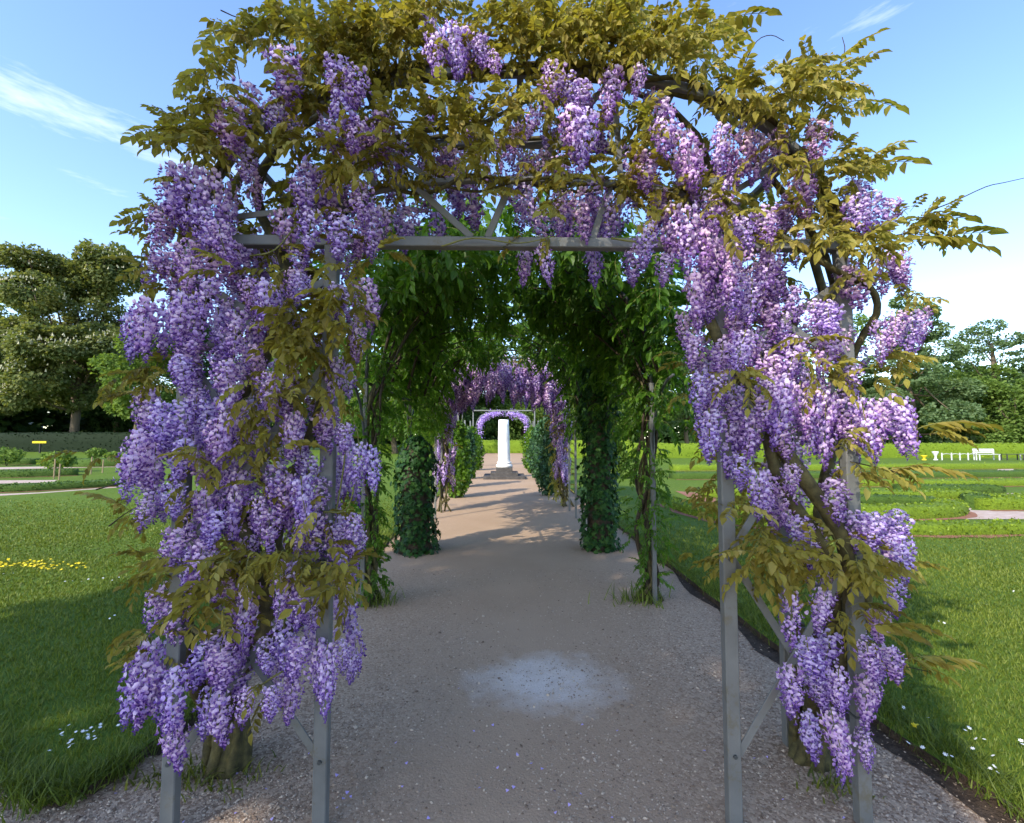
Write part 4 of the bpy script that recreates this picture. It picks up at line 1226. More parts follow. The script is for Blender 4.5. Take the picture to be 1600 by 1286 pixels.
# third arch beyond the column
v3 = thing('wisteria_arch', 'small far arch wreathed in pale purple wisteria beyond the white column', 'arch', (.07, 28, 0))
for x in (PL, PR):
    mb = MB(); bar(mb, (x, 28, -.05), (x, 28, 2.2), .07, .07); mb.obj('post', M['steel_dark'], v3)
mb = MB()
tube(mb, arc(PL, PR, 2.2, 3.0, 28, 17), .035, 6)
mb.obj('arch_rib', M['steel_dark'], v3)
mb = MB(); mt = []
pc = []
for i in range(4200):
    a = random.uniform(.0, math.pi)
    if mnoise.noise(Vector((a * 2.2, 8, 2))) < random.uniform(-.6, .1): continue
    if random.random() < .2:
        x, z = (PL if random.random() < .5 else PR) + random.gauss(0, .1), random.uniform(.6, 2.3)
    else:
        x, z = .07 - 1.38 * math.copysign(abs(math.cos(a)) ** .75, math.cos(a)) + random.gauss(0, .08), 2.2 + .85 * math.sin(a) ** .8 + random.gauss(0, .07 + .13 * abs(mnoise.noise(Vector((a * 3, 1, 5)))))
    pc.append((x, 28 + random.uniform(-.4, .5), z))
pc = np.array(pc); K = len(pc)
tt = np.column_stack([np.clip(rng.normal(.7, .22, K), 0, 1), rng.uniform(0, 1, K), np.zeros(K)])
mb.inst(LEAF4, mats_from(pc, rand_dirs(K), rand_dirs(K), rng.uniform(.05, .1, K)))
mb.C[-1] = np.repeat(tt, 4, 0)
o = mb.obj('blossom', M['petal'], v3); o['kind'] = 'stuff'

# ------------------------------------------------------------------ leafy pillars along the far part of the walk
def scatter_leaves(mb, pts, nrm, size, tint=None, tmpl=LEAF4):
    K = len(pts)
    d = np.asarray(nrm) * .3 + rand_dirs(K)
    mb.inst(tmpl, mats_from(pts, d, np.asarray(nrm) + rand_dirs(K) * .6, size), 0, rng.uniform(0, 1, K) if tint is None else tint)
def pillar(x, y, h, r, label, mat='blue_green', n=1700):
    t = thing('leafy_pillar', label, 'climber', (x, y, 0), 'leafy pillars lining the far walk')
    mb = MB(); bar(mb, (x, y, -.05), (x, y, h + .3), .05, .05); mb.obj('post', M['steel_pale'], t)
    u = rng.uniform(0, 1, n); a = rng.uniform(0, 2 * math.pi, n)
    rr = r * np.interp(u, [0, .15, .6, .9, 1], [.55, .9, 1, .8, .35]) * np.sqrt(rng.uniform(.15, 1, n))
    ns = np.array([mnoise.noise(Vector((math.cos(b) * 1.2 + x, math.sin(b) * 1.2 + y, c * h * 2))) for b, c in zip(a, u)])
    rr *= 1 + .85 * ns
    pts = np.column_stack([x + rr * np.cos(a), y + rr * np.sin(a), .05 + u * h])
    mb = MB(); scatter_leaves(mb, pts, np.column_stack([np.cos(a), np.sin(a), np.full(n, .3)]), rng.uniform(.07, .13, n))
    o = mb.obj('foliage', M[mat], t); o['kind'] = 'stuff'
for (x, y, h, r, mt, lb) in [
    (-1.22, 13.2, 2.0, .30, 'green', 'mid green leafy pillar next after the bare wisteria stems'),
    (1.36, 13.6, 2.25, .34, 'blue_green', 'broad blue-green leafy pillar next after the bronze wisteria post'),
    (-1.25, 16.0, 1.9, .30, 'blue_green', 'blue-green leafy pillar on the thin frame, left of the path before the column'),
    (1.40, 16.1, 2.1, .34, 'blue_green', 'blue-green leafy pillar on the thin frame, second along the clipped beds'),
    (-1.28, 19.2, 2.0, .32, 'green', 'green leafy pillar level with the column steps, left of the path'),
    (1.42, 19.0, 2.0, .34, 'blue_green', 'leafy pillar level with the column steps on the side of the beds'),
    (1.42, 22.1, 2.1, .36, 'green', 'green leafy pillar on the square frame on the side of the beds'),
    (-1.30, 24.4, 1.7, .3, 'green', 'low green leafy pillar on the pale hooped frame, left of the path'),
    (1.44, 25.2, 1.9, .36, 'green', 'green leafy pillar last before the far purple arch'),
]:
    pillar(x, y, h, r, lb, mt)

# ------------------------------------------------------------------ white column on its steps
def mat_marble():
    m, n, l = new_mat('white_stone')
    p = world_pos(n)
    mp_ = n.new('ShaderNodeMapping'); mp_.inputs['Scale'].default_value = (3, 3, .6); l.new(p, mp_.inputs[0])
    f = noise(n, l, 3, 6, .65, mp_.outputs[0])
    c = mixc(n, l, ramp(n, l, f, .5, .75), (0.80, 0.78, 0.73), (0.55, 0.52, 0.46))
    finish(n, l, c, .55, .35, bump=noise(n, l, 30, 4, .6, p), bump_s=.1, bump_d=.005)
    return m
M['marble'] = mat_marble()
M['dark_stone'] = mat_noise('dark_step_stone', (0.055, 0.05, 0.045), (0.11, 0.10, 0.09), 8)
CX, CY = (788 - 785) / 750 * 19.6, 19.6
colm = thing('stone_column', 'broken white stone column on dark stepped base in the middle of the walk', 'column', (CX, CY, 0))
def block(name, w, z0, z1, mat, parent):
    mb = MB(); bar(mb, (CX, CY, z0), (CX, CY, z1), w, w, (0, 1, 0), bev=.012); return mb.obj(name, M[mat], parent)
block('step', 1.64, -.02, .12, 'dark_stone', colm)
block('step', 1.10, .12, .24, 'dark_stone', colm)
block('plinth', .66, .24, .43, 'dark_stone', colm)
mb = MB()
lathe(mb, [(.33, .43), (.33, .47), (.345, .50), (.33, .53), (.29, .55), (.275, .57), (.29, .59), (.30, .62), (.29, .645), (.26, .66)], (CX, CY, 0), 40)
mb.obj('base_moulding', M['marble'], colm, smooth=True)
mb = MB()
prof = [(.262, .655), (.245, .69), (.242, 1.0), (.238, 1.4), (.228, 1.8), (.215, 2.1), (.206, 2.36)]
lathe(mb, prof, (CX, CY, 0), 40, lean=(-.012, 0))
mb.obj('shaft', M['marble'], colm, smooth=True)

# ------------------------------------------------------------------ clipped hedges
M['shaded_hedge'] = leaf_mat('shaded_hedge_leaf', (0.004, 0.012, 0.004), (0.010, 0.026, 0.007), (0.02, 0.045, 0.01), 0.15, 0.6, 0.15)  # near-black: the chestnuts' shade on the hedge is put into its leaf colour
M['shaded_hedge_core'] = hedge_core('shaded_hedge_core', (0.004, 0.010, 0.003), (0.012, 0.026, 0.007))  # core colour darkened for the same tree shade
def hedge(pts, w, h, label, dark=False, n_leaf=900, name='box_hedge', group=None, z0=LZ, ls=.05):
    """a clipped hedge along a polyline on the ground"""
    pts = np.asarray(pts, float)[:, :2]
    seg = np.r_[0, np.cumsum(np.linalg.norm(np.diff(pts, axis=0), axis=1))]
    n = max(6, min(90, int(seg[-1] / .18)))
    s = np.linspace(0, seg[-1], n)
    c = np.column_stack([np.interp(s, seg, pts[:, 0]), np.interp(s, seg, pts[:, 1])])
    for _ in range(2): c[1:-1] = (c[:-2] + 2 * c[1:-1] + c[2:]) / 4
    t = np.gradient(c, axis=0); t /= np.linalg.norm(t, axis=1, keepdims=True)
    nn = np.column_stack([-t[:, 1], t[:, 0]])
    root = thing(name, label, 'hedge', (c[0, 0], c[0, 1], 0), group)
    sec = [(-.5, 0), (-.52, .5), (-.47, .9), (-.36, 1), (0, 1.02), (.36, 1), (.47, .9), (.52, .5), (.5, 0)]
    k = len(sec)
    v = []
    for i in range(n):
        sh = 1.0 if 0 < i < n - 1 else .86
        for (a, b) in sec:
            q = 1 + .08 * mnoise.noise(Vector((c[i, 0] * 2.5 + a * 3, c[i, 1] * 2.5, b * 3)))
            p = c[i] + nn[i] * a * w * q * sh
            v.append((p[0], p[1], z0 - .02 + b * h * q * (1 if 0 < i < n - 1 else .93)))
    f = [(i * k + j, i * k + j + 1, (i + 1) * k + j + 1, (i + 1) * k + j) for i in range(n - 1) for j in range(k - 1)]
    mb = MB(); mb.mixed(v, f + [tuple(range(k - 1, -1, -1)), tuple((n - 1) * k + j for j in range(k))])
    mb.obj('core', M[('shaded_hedge_core' if h > 2 else 'box_core_dark') if dark else 'box_core'], root, smooth=True)
    if z0 == LZ and h < .5:
        mb = MB()
        q = np.array([.5 + .3 * mnoise.noise(Vector((c_[0] * 3, c_[1] * 3, 4))) for c_ in c])[:, None] * .32 + w / 2
        vv = np.vstack([np.column_stack([c - nn * q, np.full(n, z0 + .008)]), np.column_stack([c + nn * q, np.full(n, z0 + .008)])])
        mb.add(vv, [(j, j + 1, n + j + 1, n + j) for j in range(n - 1)])
        mb.obj('soil_bed', M['red_soil'], root)
    V = np.array(v)
    i = rng.integers(0, n - 1, n_leaf); j = rng.integers(0, k - 1, n_leaf)
    a, b = rng.uniform(0, 1, (2, n_leaf, 1))
    p = V[i * k + j] * (1 - a) * (1 - b) + V[i * k + j + 1] * a * (1 - b) + V[(i + 1) * k + j] * (1 - a) * b + V[(i + 1) * k + j + 1] * a * b
    nr = p - np.column_stack([c[i], np.full(n_leaf, z0 + h * .5)])
    nr /= np.linalg.norm(nr, axis=1, keepdims=True)
    mb = MB(); scatter_leaves(mb, p - nr * ls * .3, nr, rng.uniform(.7, 1.3, n_leaf) * ls)
    o = mb.obj('foliage', M[('shaded_hedge' if h > 2 else 'box_dark') if dark else 'box'], root); o['kind'] = 'stuff'
def gp(lst): return [G(x, y, LZ) for x, y in lst]
bg = 'clipped box edging of the flower garden'
hedge(gp([(1046, 788), (1085, 803), (1150, 818), (1260, 828), (1400, 833), (1500, 833), (1640, 831)]), .40, .19, 'long bright box hedge nearest the lawn, bending along the whole garden edge', group=bg, n_leaf=2600)
hedge(gp([(1150, 803), (1280, 808), (1420, 809), (1480, 806), (1494, 800), (1470, 796)]), .45, .26, 'box hedge with a rounded end beside the pale gravel path', group=bg, n_leaf=1600)
hedge(gp([(1180, 790), (1300, 787), (1400, 787), (1462, 790)]), .5, .22, 'dark-topped box hedge lying between the round-ended hedge and the path', True, group=bg)
hedge(gp([(1526, 795), (1580, 795), (1660, 793)]), .45, .26, 'box hedge closing the pale gravel path on its outer side', group=bg)
hedge(gp([(1522, 789), (1530, 795)]), .5, .3, 'short dark box cube at the corner of the gravel path', True, 400, group=bg)
hedge(gp([(1535, 787), (1660, 785)]), .5, .22, 'bright box strip just behind the outer path hedge', group=bg)
hedge(gp([(1400, 769), (1480, 771), (1556, 770)]), .6, .25, 'thin dark box hedge in the middle of the right garden', True, group=bg)
hedge(gp([(1096, 776), (1200, 777), (1320, 774)]), .6, .25, 'box hedge running in from the reddish path bend', group=bg)
hedge(gp([(1330, 779), (1420, 779), (1520, 778)]), .55, .22, 'bright narrow hedge behind the dark-topped one', group=bg)
hedge(gp([(1330, 759), (1500, 759), (1660, 757)]), .7, .22, 'long low hedge across the middle lawn of the right garden', group=bg)
hedge(gp([(1050, 748), (1300, 747), (1660, 744)]), .8, .26, 'long dark low hedge across the back lawn of the right garden', True, group=bg)
hedge(gp([(1050, 735), (1300, 734), (1660, 731)]), .9, .3, 'far low hedge just before the white benches', group=bg)
hedge([(3.0, 38.5), (20, 38.5), (60, 38.5)], 1.2, 1.15, 'tall straight clipped hedge behind the white benches', n_leaf=9000, name='clipped_hedge', ls=.12)
hedge([(-9, 52), (1, 52.5), (14, 52)], 1.5, 1.35, 'clipped hedge closing the view at the end of the walk', n_leaf=4000, name='clipped_hedge', ls=.12)
hg = 'low dark hedges of the left garden'
hedge(gp([(-60, 770), (40, 767), (110, 763), (215, 757)]), .7, .22, 'dark low hedge nearest the left lawn', True, 1500, group=hg)
hedge(gp([(-60, 747), (40, 745), (122, 742)]), .9, .28, 'dark low hedge in the middle of the left garden', True, 1500, group=hg)
hedge(gp([(95, 729), (150, 729), (240, 727)]), 1.2, .45, 'farther green hedge block of the left garden', True, 1500, group=hg)
hedge(gp([(-80, 727), (60, 725)]), 1.2, .35, 'long dark hedge at the back of the left garden', True, 1500, group=hg)
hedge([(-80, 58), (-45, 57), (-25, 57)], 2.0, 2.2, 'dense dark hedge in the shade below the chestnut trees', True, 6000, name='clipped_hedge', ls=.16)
hedge(gp([(560, 708), (630, 708), (690, 707)]), 1.2, .9, 'dry yellowish hedge on the lawn behind the short ivy column', n_leaf=2500, name='clipped_hedge', ls=.12)

def gsheet(name, lst, mat, z=LZ + .004):
    return sheet(name, [tuple(G(x, y, z)[:2]) for x, y in lst], z, M[mat])
gsheet('garden_path', [(1492, 785), (1521, 786), (1517, 797), (1640, 800), (1640, 811), (1470, 811), (1496, 803), (1500, 796)], 'pink_gravel')
gsheet('garden_path', [(1548, 770.5), (1660, 771), (1660, 775), (1550, 774)], 'pink_gravel')
gsheet('garden_path', [(1560, 732.5), (1584, 732.5), (1583, 735), (1558, 735)], 'pink_gravel')
gsheet('garden_path', [(1055, 767), (1092, 770), (1120, 781), (1112, 786), (1074, 776)], 'red_soil')
gsheet('garden_path', [(1150, 792), (1240, 794), (1240, 797), (1150, 796)], 'red_soil')
gsheet('garden_path', [(-60, 751), (90, 750), (82, 753.5), (-60, 757)], 'pink_gravel')
gsheet('garden_path', [(-60, 731), (190, 727), (190, 729.5), (-60, 734.5)], 'pink_gravel')
gsheet('garden_path', [(-60, 774), (60, 769.5), (60, 771), (-60, 778)], 'pink_gravel')
gsheet('garden_path', [(60, 769.5), (190, 760), (190, 761.2), (60, 771)], 'pink_gravel')

# ------------------------------------------------------------------ trees
def crown_mesh(mb, blobs, n, size, clump=.35, seed=0.0, flat=1.0):
    vol = np.array([b[3] * b[4] * b[5] for b in blobs]) ** .67
    cnt = np.maximum(20, (n * vol / vol.sum()).astype(int))
    for (bx, by, bz, rx, ry, rz), k in zip(blobs, cnt):
        d = rand_dirs(k * 2)
        r = rng.uniform(.25, 1, k * 2) ** .45
        p = d * r[:, None] * np.array([rx, ry, rz]) + np.array([bx, by, bz])
        ns = np.array([mnoise.noise(Vector((q[0] * clump + seed, q[1] * clump, q[2] * clump * 1.5))) for q in p])
        sel = np.argsort(-(ns + rng.uniform(-.25, .25, len(ns))))[:k]
        p, d = p[sel], d[sel]
        dd = d + rand_dirs(len(p)) * .8; dd[:, 2] -= .15
        mb.inst(LEAF4, mats_from(p, dd, d + np.array([0, 0, .8]) + rand_dirs(len(p)) * .5, rng.uniform(.7, 1.35, len(p)) * size), 0, np.clip(rng.normal(.5, .22, len(p)), 0, 1))
def tree(px, Y, h, blobs, mat, label, n=9000, size=.42, trunk_r=.45, trunk_h=.45, cat='tree', group='trees round the garden', blossom=0, x=None, bark='bark', clump=.35, name='tree'):
    """blobs are given as fractions of the height: (x, y, z, rx, ry, rz)"""
    x = P(px, 700, Y)[0] if x is None else x
    t = thing(name, label, cat, (x, Y, -.06), group)
    B = [tuple(c * h for c in b) for b in blobs]
    B = [(x + b[0], Y + b[1], b[2], b[3], b[4], b[5]) for b in B]
    c = [(x, Y, -.1), (x + random.gauss(0, .02) * h, Y, h * trunk_h * .5), (x + random.gauss(0, .02) * h, Y, h * trunk_h), (x + random.gauss(0, .03) * h, Y, h * .8)]
    pts = smooth_path(c, 15)
    mb = MB(); tube(mb, pts, np.interp(np.linspace(0, 1, len(pts)), [0, .06, .5, 1], [trunk_r * 1.4, trunk_r, trunk_r * .75, trunk_r * .12]), 9, wob=.06)
    trunk = mb.obj('trunk', M[bark], t, smooth=True)
    for b in B:
        f = random.uniform(.35, .75)
        s = np.array([np.interp(f * h * trunk_h * 1.6, pts[:, 2], pts[:, k]) for k in range(3)])
        e = np.array(b[:3]) + np.array([0, 0, b[5] * .3])
        mb = MB(); tube(mb, smooth_path([s, (s + e) / 2 + np.array([0, 0, -.03 * h]), e], 8), np.linspace(trunk_r * .35, trunk_r * .08, 9), 6)
        mb.obj('limb', M[bark], trunk, smooth=True)
    if n < 20000 and Y > 0: n, size = int(n * 1.5), size * .82
    mb = MB(); crown_mesh(mb, B, n, size, clump, random.uniform(0, 50))
    o = mb.obj('crown', M[mat], t); o['kind'] = 'stuff'
    if blossom:
        pp = []
        for b in B:
            d = rand_dirs(blossom // len(B)); d[:, 2] = np.abs(d[:, 2]) * .9 - .25
            pp.append(d * np.array(b[3:]) * 1.0 + np.array(b[:3]))
        pp = np.concatenate(pp)
        mb = MB(); k = len(pp)
        cone = (np.array([(-.3, 0, 0), (.3, 0, 0), (0, .3, 0), (0, -.3, 0), (0, 0, 1.0)], float), np.array([(0, 3, 4), (3, 1, 4), (1, 2, 4), (2, 0, 4)]))
        mb.inst(cone, mats_from(pp, np.array([0, 0, 1.0]) + rand_dirs(k) * .25, rand_dirs(k), rng.uniform(.22, .42, k)))
        o = mb.obj('blossom', M['candle'], o); o['kind'] = 'stuff'
    return t
M['candle'] = mat_noise('chestnut_blossom', (0.36, 0.34, 0.20), (0.5, 0.47, 0.32), 20)
def round_blobs(w, lo, n=13, seed=1, top=1.0, squash=.8):
    r_ = random.Random(seed)
    out = [(0, 0, (lo + top) / 2, w * .62, w * .62, (top - lo) * .45)]
    for i in range(n):
        u = r_.uniform(0, 1)
        z = lo + (top - lo) * (.12 + .78 * u)
        rr = w * math.sqrt(max(.05, 1 - ((z - (lo + top) / 2) / ((top - lo) / 2)) ** 2)) * .72
        a = 2.4 * i + r_.uniform(-.4, .4)
        s = r_.uniform(.26, .42) * w
        out.append((rr * math.cos(a), rr * math.sin(a), z, s, s, s * squash))
    return out
def tall_blobs(w, lo, n=12, seed=1):
    r_ = random.Random(seed)
    out = []
    for i in range(n):
        u = (i + .5) / n
        z = lo + (1 - lo) * u * .97
        rr = w * (1 - u) ** .55 * .75
        a = 2.4 * i
        s = w * r_.uniform(.35, .6) * (1.05 - .6 * u)
        out.append((rr * math.cos(a), rr * math.sin(a), z, s, s, s * .55))
    return out
tree(112, 63, 25.5, round_blobs(.34, .15, 24, 2, 1.07), 'tree_a', 'huge chestnut tree in white blossom standing by the yellow board', 80000, .36, .55, .35, blossom=2600)
tree(-40, 70, 23, round_blobs(.42, .12, 16, 3), 'tree_a', 'second, lower chestnut tree standing farther back beside the far house', 42000, .38, .5, .35, blossom=1200)
tree(222, 56, 14, round_blobs(.36, .12, 12, 4), 'tree_b', 'light green tree beside the great chestnut, seen past the left pier', 9000, .36, .3, .4)
tree(300, 75, 20, round_blobs(.36, .1, 12, 5), 'tree_d', 'dark tree behind the left pier of the arch', 8000, .5, .4, .4)
tree(180, 82, 17, round_blobs(.40, .06, 12, 15), 'tree_d', 'dark low-branched tree filling the gap behind the great chestnut', 8000, .5, .4, .4)
tree(440, 68, 18, round_blobs(.38, .08, 12, 6), 'tree_b', 'mid green tree behind the wisteria of the left pier', 8000, .45, .4, .4)
tree(545, 62, 16, round_blobs(.42, .05, 14, 7), 'tree_b', 'spreading green tree seen between the left pier and the first green climber', 10000, .4, .35, .4)
tree(618, 50, 14.5, round_blobs(.44, .05, 14, 8), 'tree_b', 'bushy green tree behind the short ivy column', 11000, .34, .3, .4)
tree(690, 66, 19, round_blobs(.36, .05, 12, 9), 'tree_d', 'dark tree behind the bare wisteria stems', 9000, .42, .35, .4)
tree(745, 78, 17, round_blobs(.42, .03, 12, 10), 'tree_d', 'dark tree left of the white column at the end of the walk', 8000, .45, .35, .4)
tree(815, 74, 18, round_blobs(.42, .03, 12, 11), 'tree_b', 'green tree right of the white column at the end of the walk', 9000, .45, .35, .4)
tree(890, 70, 17, round_blobs(.40, .04, 12, 12), 'tree_b', 'green tree behind the bronze wisteria post', 8000, .42, .35, .4)
tree(985, 56, 15.5, round_blobs(.42, .07, 14, 13), 'tree_b', 'full green tree between the tall ivy column and the bushy climber', 11000, .38, .35, .4)
tree(1075, 60, 14, round_blobs(.42, .08, 12, 14), 'tree_c', 'bluish green tree right of the bushy climber', 9000, .4, .3, .4)
tree(1180, 64, 17, round_blobs(.40, .06, 12, 16), 'tree_b', 'green tree behind the bare post of the right pier', 8000, .42, .35, .4)
tree(1290, 62, 17.5, round_blobs(.38, .06, 12, 17), 'tree_b', 'green tree behind the crossing stems of the right pier', 9000, .42, .35, .4)
tree(1428, 56, 19.0, tall_blobs(.34, .10, 18, 18), 'tree_c', 'large bluish green tree with level boughs behind the clipped hedge', 16000, .36, .4, .5, clump=.5)
tree(1505, 60, 10.5, round_blobs(.55, .06, 12, 19), 'tree_b', 'low bright green tree behind the white benches', 9000, .38, .3, .4)
tree(1556, 58, 16.8, [(-.10, 0, .86, .12, .12, .05), (.02, .05, .93, .12, .12, .05), (.13, 0, .83, .12, .12, .05), (-.03, 0, .78, .14, .14, .045), (.20, .05, .70, .10, .1, .04), (-.17, 0, .68, .10, .1, .04), (.05, 0, .50, .16, .16, .10), (-.10, 0, .40, .18, .18, .10), (.12, 0, .32, .2, .2, .12), (0, 0, .2, .22, .22, .12)], 'tree_c', 'slender sparse tree whose thin top stands against the pale sky', 7000, .32, .28, .75, clump=.6)
tree(1590, 52, 8.5, round_blobs(.50, .05, 12, 20), 'tree_b', 'rounded green tree beside the slender sparse one', 9000, .34, .25, .4)
tree(1660, 60, 13, round_blobs(.45, .05, 12, 21), 'tree_d', 'dark tree at the far end of the bench hedge', 7000, .42, .3, .4)
tree(1470, 72, 13, round_blobs(.6, .02, 12, 22), 'tree_d', 'dark tree mass behind the low bright tree', 7000, .5, .3, .4)
# the wood behind everything
def far_wood():
    mb = MB()
    bl = []
    for i in range(90):
        a = R(-80) + R(160) * i / 89
        d = random.uniform(105, 130)
        h = random.uniform(8, 13)
        bl.append((d * math.sin(a), d * math.cos(a), h * .38, random.uniform(6, 9), random.uniform(5, 7), h * .62))
    crown_mesh(mb, bl, 90000, 1.25, .15, 3.0)
    tag(mb.obj('far_wood', M['tree_d']), 'dark green wood closing the view behind the garden', 'wood', kind='stuff')
far_wood()
# the tree beside the photographer whose shade lies over the front of the walk
tree(0, -6.2, 11.5, round_blobs(.33, .30, 16, 31, .98), 'tree_b', 'broad green tree across the gravel from the arch that shades the front of the walk', 15000, .32, .28, .4, x=-9.6)
# small cone-shaped yews
def cone_bush(px, py, h, r, label):
    b = G(px, py, -.06)
    t = thing('topiary', label, 'topiary', tuple(b), 'clipped cones before the chestnuts')
    n = 1500
    u = rng.uniform(0, 1, n) ** 1.4; a = rng.uniform(0, 6.283, n)
    rr = r * (1 - u) ** .8 * np.sqrt(rng.uniform(.4, 1, n))
    mb = MB(); scatter_leaves(mb, np.column_stack([b[0] + rr * np.cos(a), b[1] + rr * np.sin(a), u * h]), np.column_stack([np.cos(a), np.sin(a), np.full(n, .5)]), rng.uniform(.15, .28, n))
    o = mb.obj('foliage', M['box_dark'], t); o['kind'] = 'stuff'
    mb = MB(); tube(mb, [(b[0], b[1], -.1), (b[0], b[1], h * .6)], .06, 6); mb.obj('trunk', M['bark'], t)
cone_bush(124, 706, 2.3, .8, 'small dark green cone bush beside the chestnut trunk')
cone_bush(196, 706, 2.2, .8, 'small green cone bush between the chestnut and the arch pier')
cone_bush(968, 751, 1.35, .45, 'bright clipped cone on the lawn behind the tall ivy column')

# ------------------------------------------------------------------ small things in the garden
M['white_paint'] = mat_noise('white_paint', (0.5, 0.5, 0.48), (0.62, 0.62, 0.6), 6, .5, .1, .002)
M['yellow_paint'] = mat_noise('yellow_paint', (0.62, 0.45, 0.02), (0.72, 0.54, 0.03), 6, .5, .1, .002)
M['dark_paint'] = mat_noise('dark_paint', (0.03, 0.03, 0.03), (0.06, 0.055, 0.05), 6, .5, .1, .002)
M['wood'] = mat_noise('pale_wood', (0.24, 0.17, 0.09), (0.36, 0.27, 0.16), 12)
def bench(px, py, w, label, mat, back=True):
    g = G(px, py, LZ)
    t = thing('garden_bench', label, 'bench', (g[0], g[1], LZ), 'benches before the clipped hedge')
    for sx in (-1, 1):
        for dy in (-.2, .2):
            mb = MB(); bar(mb, (g[0] + sx * (w / 2 - .06), g[1] + dy, LZ - .02), (g[0] + sx * (w / 2 - .06), g[1] + dy, LZ + (.4 if dy < 0 or not back else .78)), .06, .06); mb.obj('leg', M[mat], t)
    for i in range(4):
        mb = MB(); bar(mb, (g[0] - w / 2, g[1] - .2 + i * .13, LZ + .42), (g[0] + w / 2, g[1] - .2 + i * .13, LZ + .42), .03, .1, (0, 1, 0)); mb.obj('seat_slat', M[mat], t)
    if back:
        for z in (.55, .66, .77):
            mb = MB(); bar(mb, (g[0] - w / 2, g[1] + .245, LZ + z), (g[0] + w / 2, g[1] + .245, LZ + z), .08, .025); mb.obj('back_slat', M[mat], t)
bench(1542, 719, 1.55, 'white slatted bench before the tall clipped hedge', 'white_paint')
bench(1582, 719, 1.3, 'dark low bench between the white bench and the grey one', 'dark_paint', False)
bench(1612, 719, 1.3, 'low backless pale bench beside the dark one', 'white_paint', False)
# low white rail with curved bars
g0, g1 = G(1472, 719, LZ), G(1526, 719, LZ)
rl = thing('garden_rail', 'low white rail with curved bars beside the white bench', 'railing', (g0[0], g0[1], LZ))
ps = [g0 + (g1 - g0) * t for t in (0, .28, .52, .76, 1.0)]
for p in ps:
    mb = MB(); bar(mb, p - [0, 0, .03], p + [0, 0, .52], .06, .06); mb.obj('post', M['white_paint'], rl)
for a, b in zip(ps[:-1], ps[1:]):
    mid = (a + b) / 2
    mb = MB(); tube(mb, smooth_path([a + [0, 0, .40], mid + [0, 0, .46], b + [0, 0, .40]], 10), .02, 6); mb.obj('curved_bar', M['white_paint'], rl)
for px, h, lb in ((1462, .62, 'white stone pot stand left of the low white rail'), (1340, .7, 'white post beside the right pier flowers, before the clipped hedge'), (1444, .35, 'small terracotta-yellow pot before the clipped hedge')):
    g = G(px, 719, LZ)
    t = thing('garden_urn', lb, 'urn', tuple(g))
    mb = MB(); lathe(mb, [(.14, -.02), (.14, .06), (.06, .10), (.07, h * .5), (.17, h * .8), (.20, h), (.14, h)], tuple(g), 14)
    mb.obj('bowl', M['white_paint' if px != 1444 else 'yellow_paint'], t, smooth=True)
# yellow board
g = G(62, 708, LZ)
sg = thing('sign_board', 'small yellow board on a dark post under the chestnut', 'sign', tuple(g))
mb = MB(); bar(mb, (g[0], g[1], -.05), (g[0], g[1], 1.1), .12, .12); mb.obj('post', M['dark_paint'], sg)
mb = MB(); bar(mb, (g[0] - .72, g[1] - .1, 1.2), (g[0] + .72, g[1] - .1, 1.2), .22, .05); mb.obj('board', M['yellow_paint'], sg)
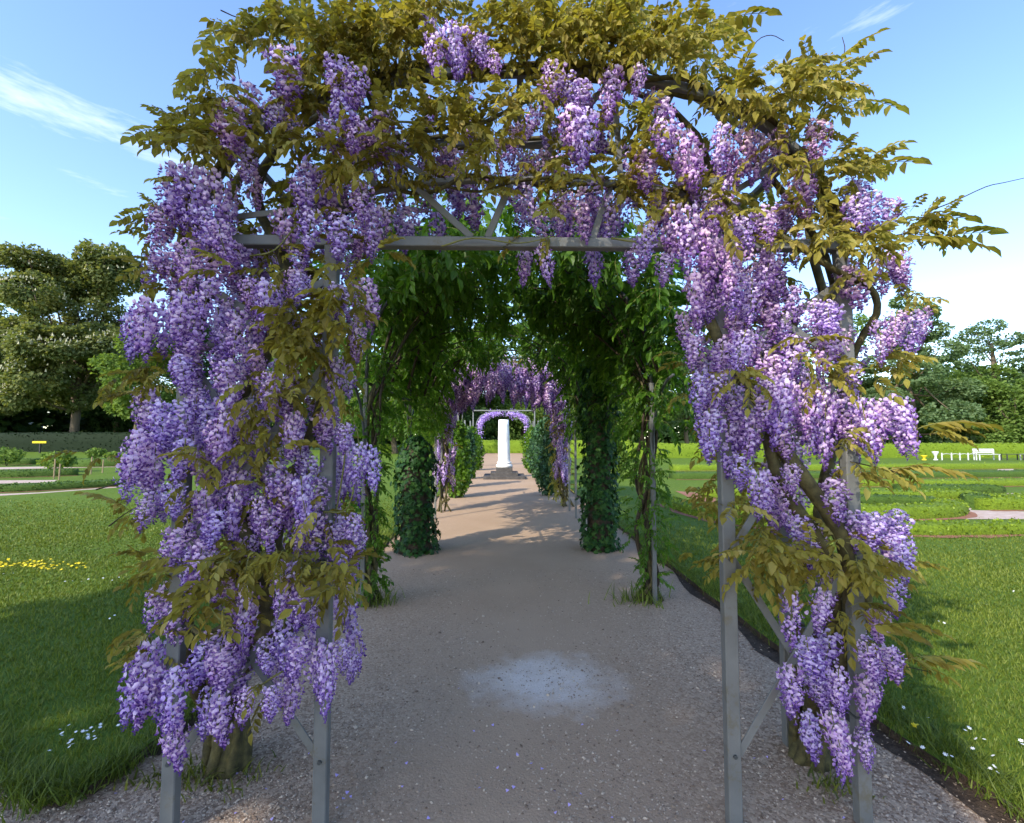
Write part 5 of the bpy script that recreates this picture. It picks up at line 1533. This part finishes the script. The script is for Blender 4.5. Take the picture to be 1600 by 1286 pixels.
# young shrubs and bamboo canes in the left beds
for i, (px, py, h) in enumerate([(84, 748, .75), (92, 750, .6), (142, 741, .75), (160, 739, .6)]):
    g = G(px, py, LZ)
    t = thing('garden_cane', ['tallest thin cane under the young shrub in the left bed', 'short thin cane beside the tallest one in the left bed', 'thin cane standing alone before the farther hedge block', 'short leaning cane before the farther hedge block'][i], 'cane', tuple(g), 'canes in the left flower bed')
    mb = MB(); tube(mb, [g - [0, 0, .03], g + [.02, 0, h]], .025, 6); mb.obj('cane_rod', M['wood'], t)
for i, (px, py, h, lb) in enumerate([(90, 738, .9, 'leafy young shrub above the canes in the left bed'), (10, 728, 1.0, 'rounded shrub by the left garden path'), (150, 718, .8, 'green shrub beside the cone bush'), (175, 722, .6, 'low bushy shrub right of the canes')]):
    g = G(px, py, LZ)
    t = thing('shrub', lb, 'shrub', tuple(g), 'young shrubs of the left garden')
    n = 420
    d = rand_dirs(n); r_ = rng.uniform(.3, 1, n) ** .5
    p = d * r_[:, None] * np.array([h * .75, h * .75, h * .42]) + g + np.array([0, 0, h * .6])
    mb = MB(); scatter_leaves(mb, p, d, rng.uniform(.1, .2, n)); o = mb.obj('foliage', M['tree_b'], t); o['kind'] = 'stuff'
    for k in range(4):
        mb = MB(); tube(mb, [g - [0, 0, .03], g + [random.gauss(0, .1), random.gauss(0, .1), h * .6]], .015, 5); mb.obj('stem', M['twig'], t)
# far house with a red roof, left
M['plaster'] = mat_noise('white_plaster', (0.6, 0.58, 0.54), (0.72, 0.7, 0.66), 2)
M['roof_tile'] = mat_noise('red_roof_tile', (0.22, 0.06, 0.04), (0.34, 0.10, 0.06), 3)
hx, hy = P(-4, 690, 92)[0], 92.0
hs = thing('house', 'far white house with a red roof glimpsed left of the chestnut', 'house', (hx, hy, 0))
mb = MB(); bar(mb, (hx, hy, -.06), (hx, hy, 5.2), 10, 7); mb.obj('wall', M['plaster'], hs)
mb = MB()
mb.mixed([(hx - 5.3, hy - 3.9, 5.203), (hx + 5.3, hy - 3.9, 5.203), (hx + 5.3, hy + 3.9, 5.203), (hx - 5.3, hy + 3.9, 5.203), (hx - 5.3, hy, 8.2), (hx + 5.3, hy, 8.2)], [(0, 1, 5, 4), (2, 3, 4, 5), (0, 4, 3), (1, 2, 5), (3, 2, 1, 0)])
mb.obj('roof', M['roof_tile'], hs)
for i in range(4):
    for z in (1.2, 3.6):
        mb = MB(); bar(mb, (hx - 3.6 + i * 2.4, hy - 3.52, z), (hx - 3.6 + i * 2.4, hy - 3.52, z + 1.2), .9, .08); mb.obj('window', M['dark_paint'], hs)
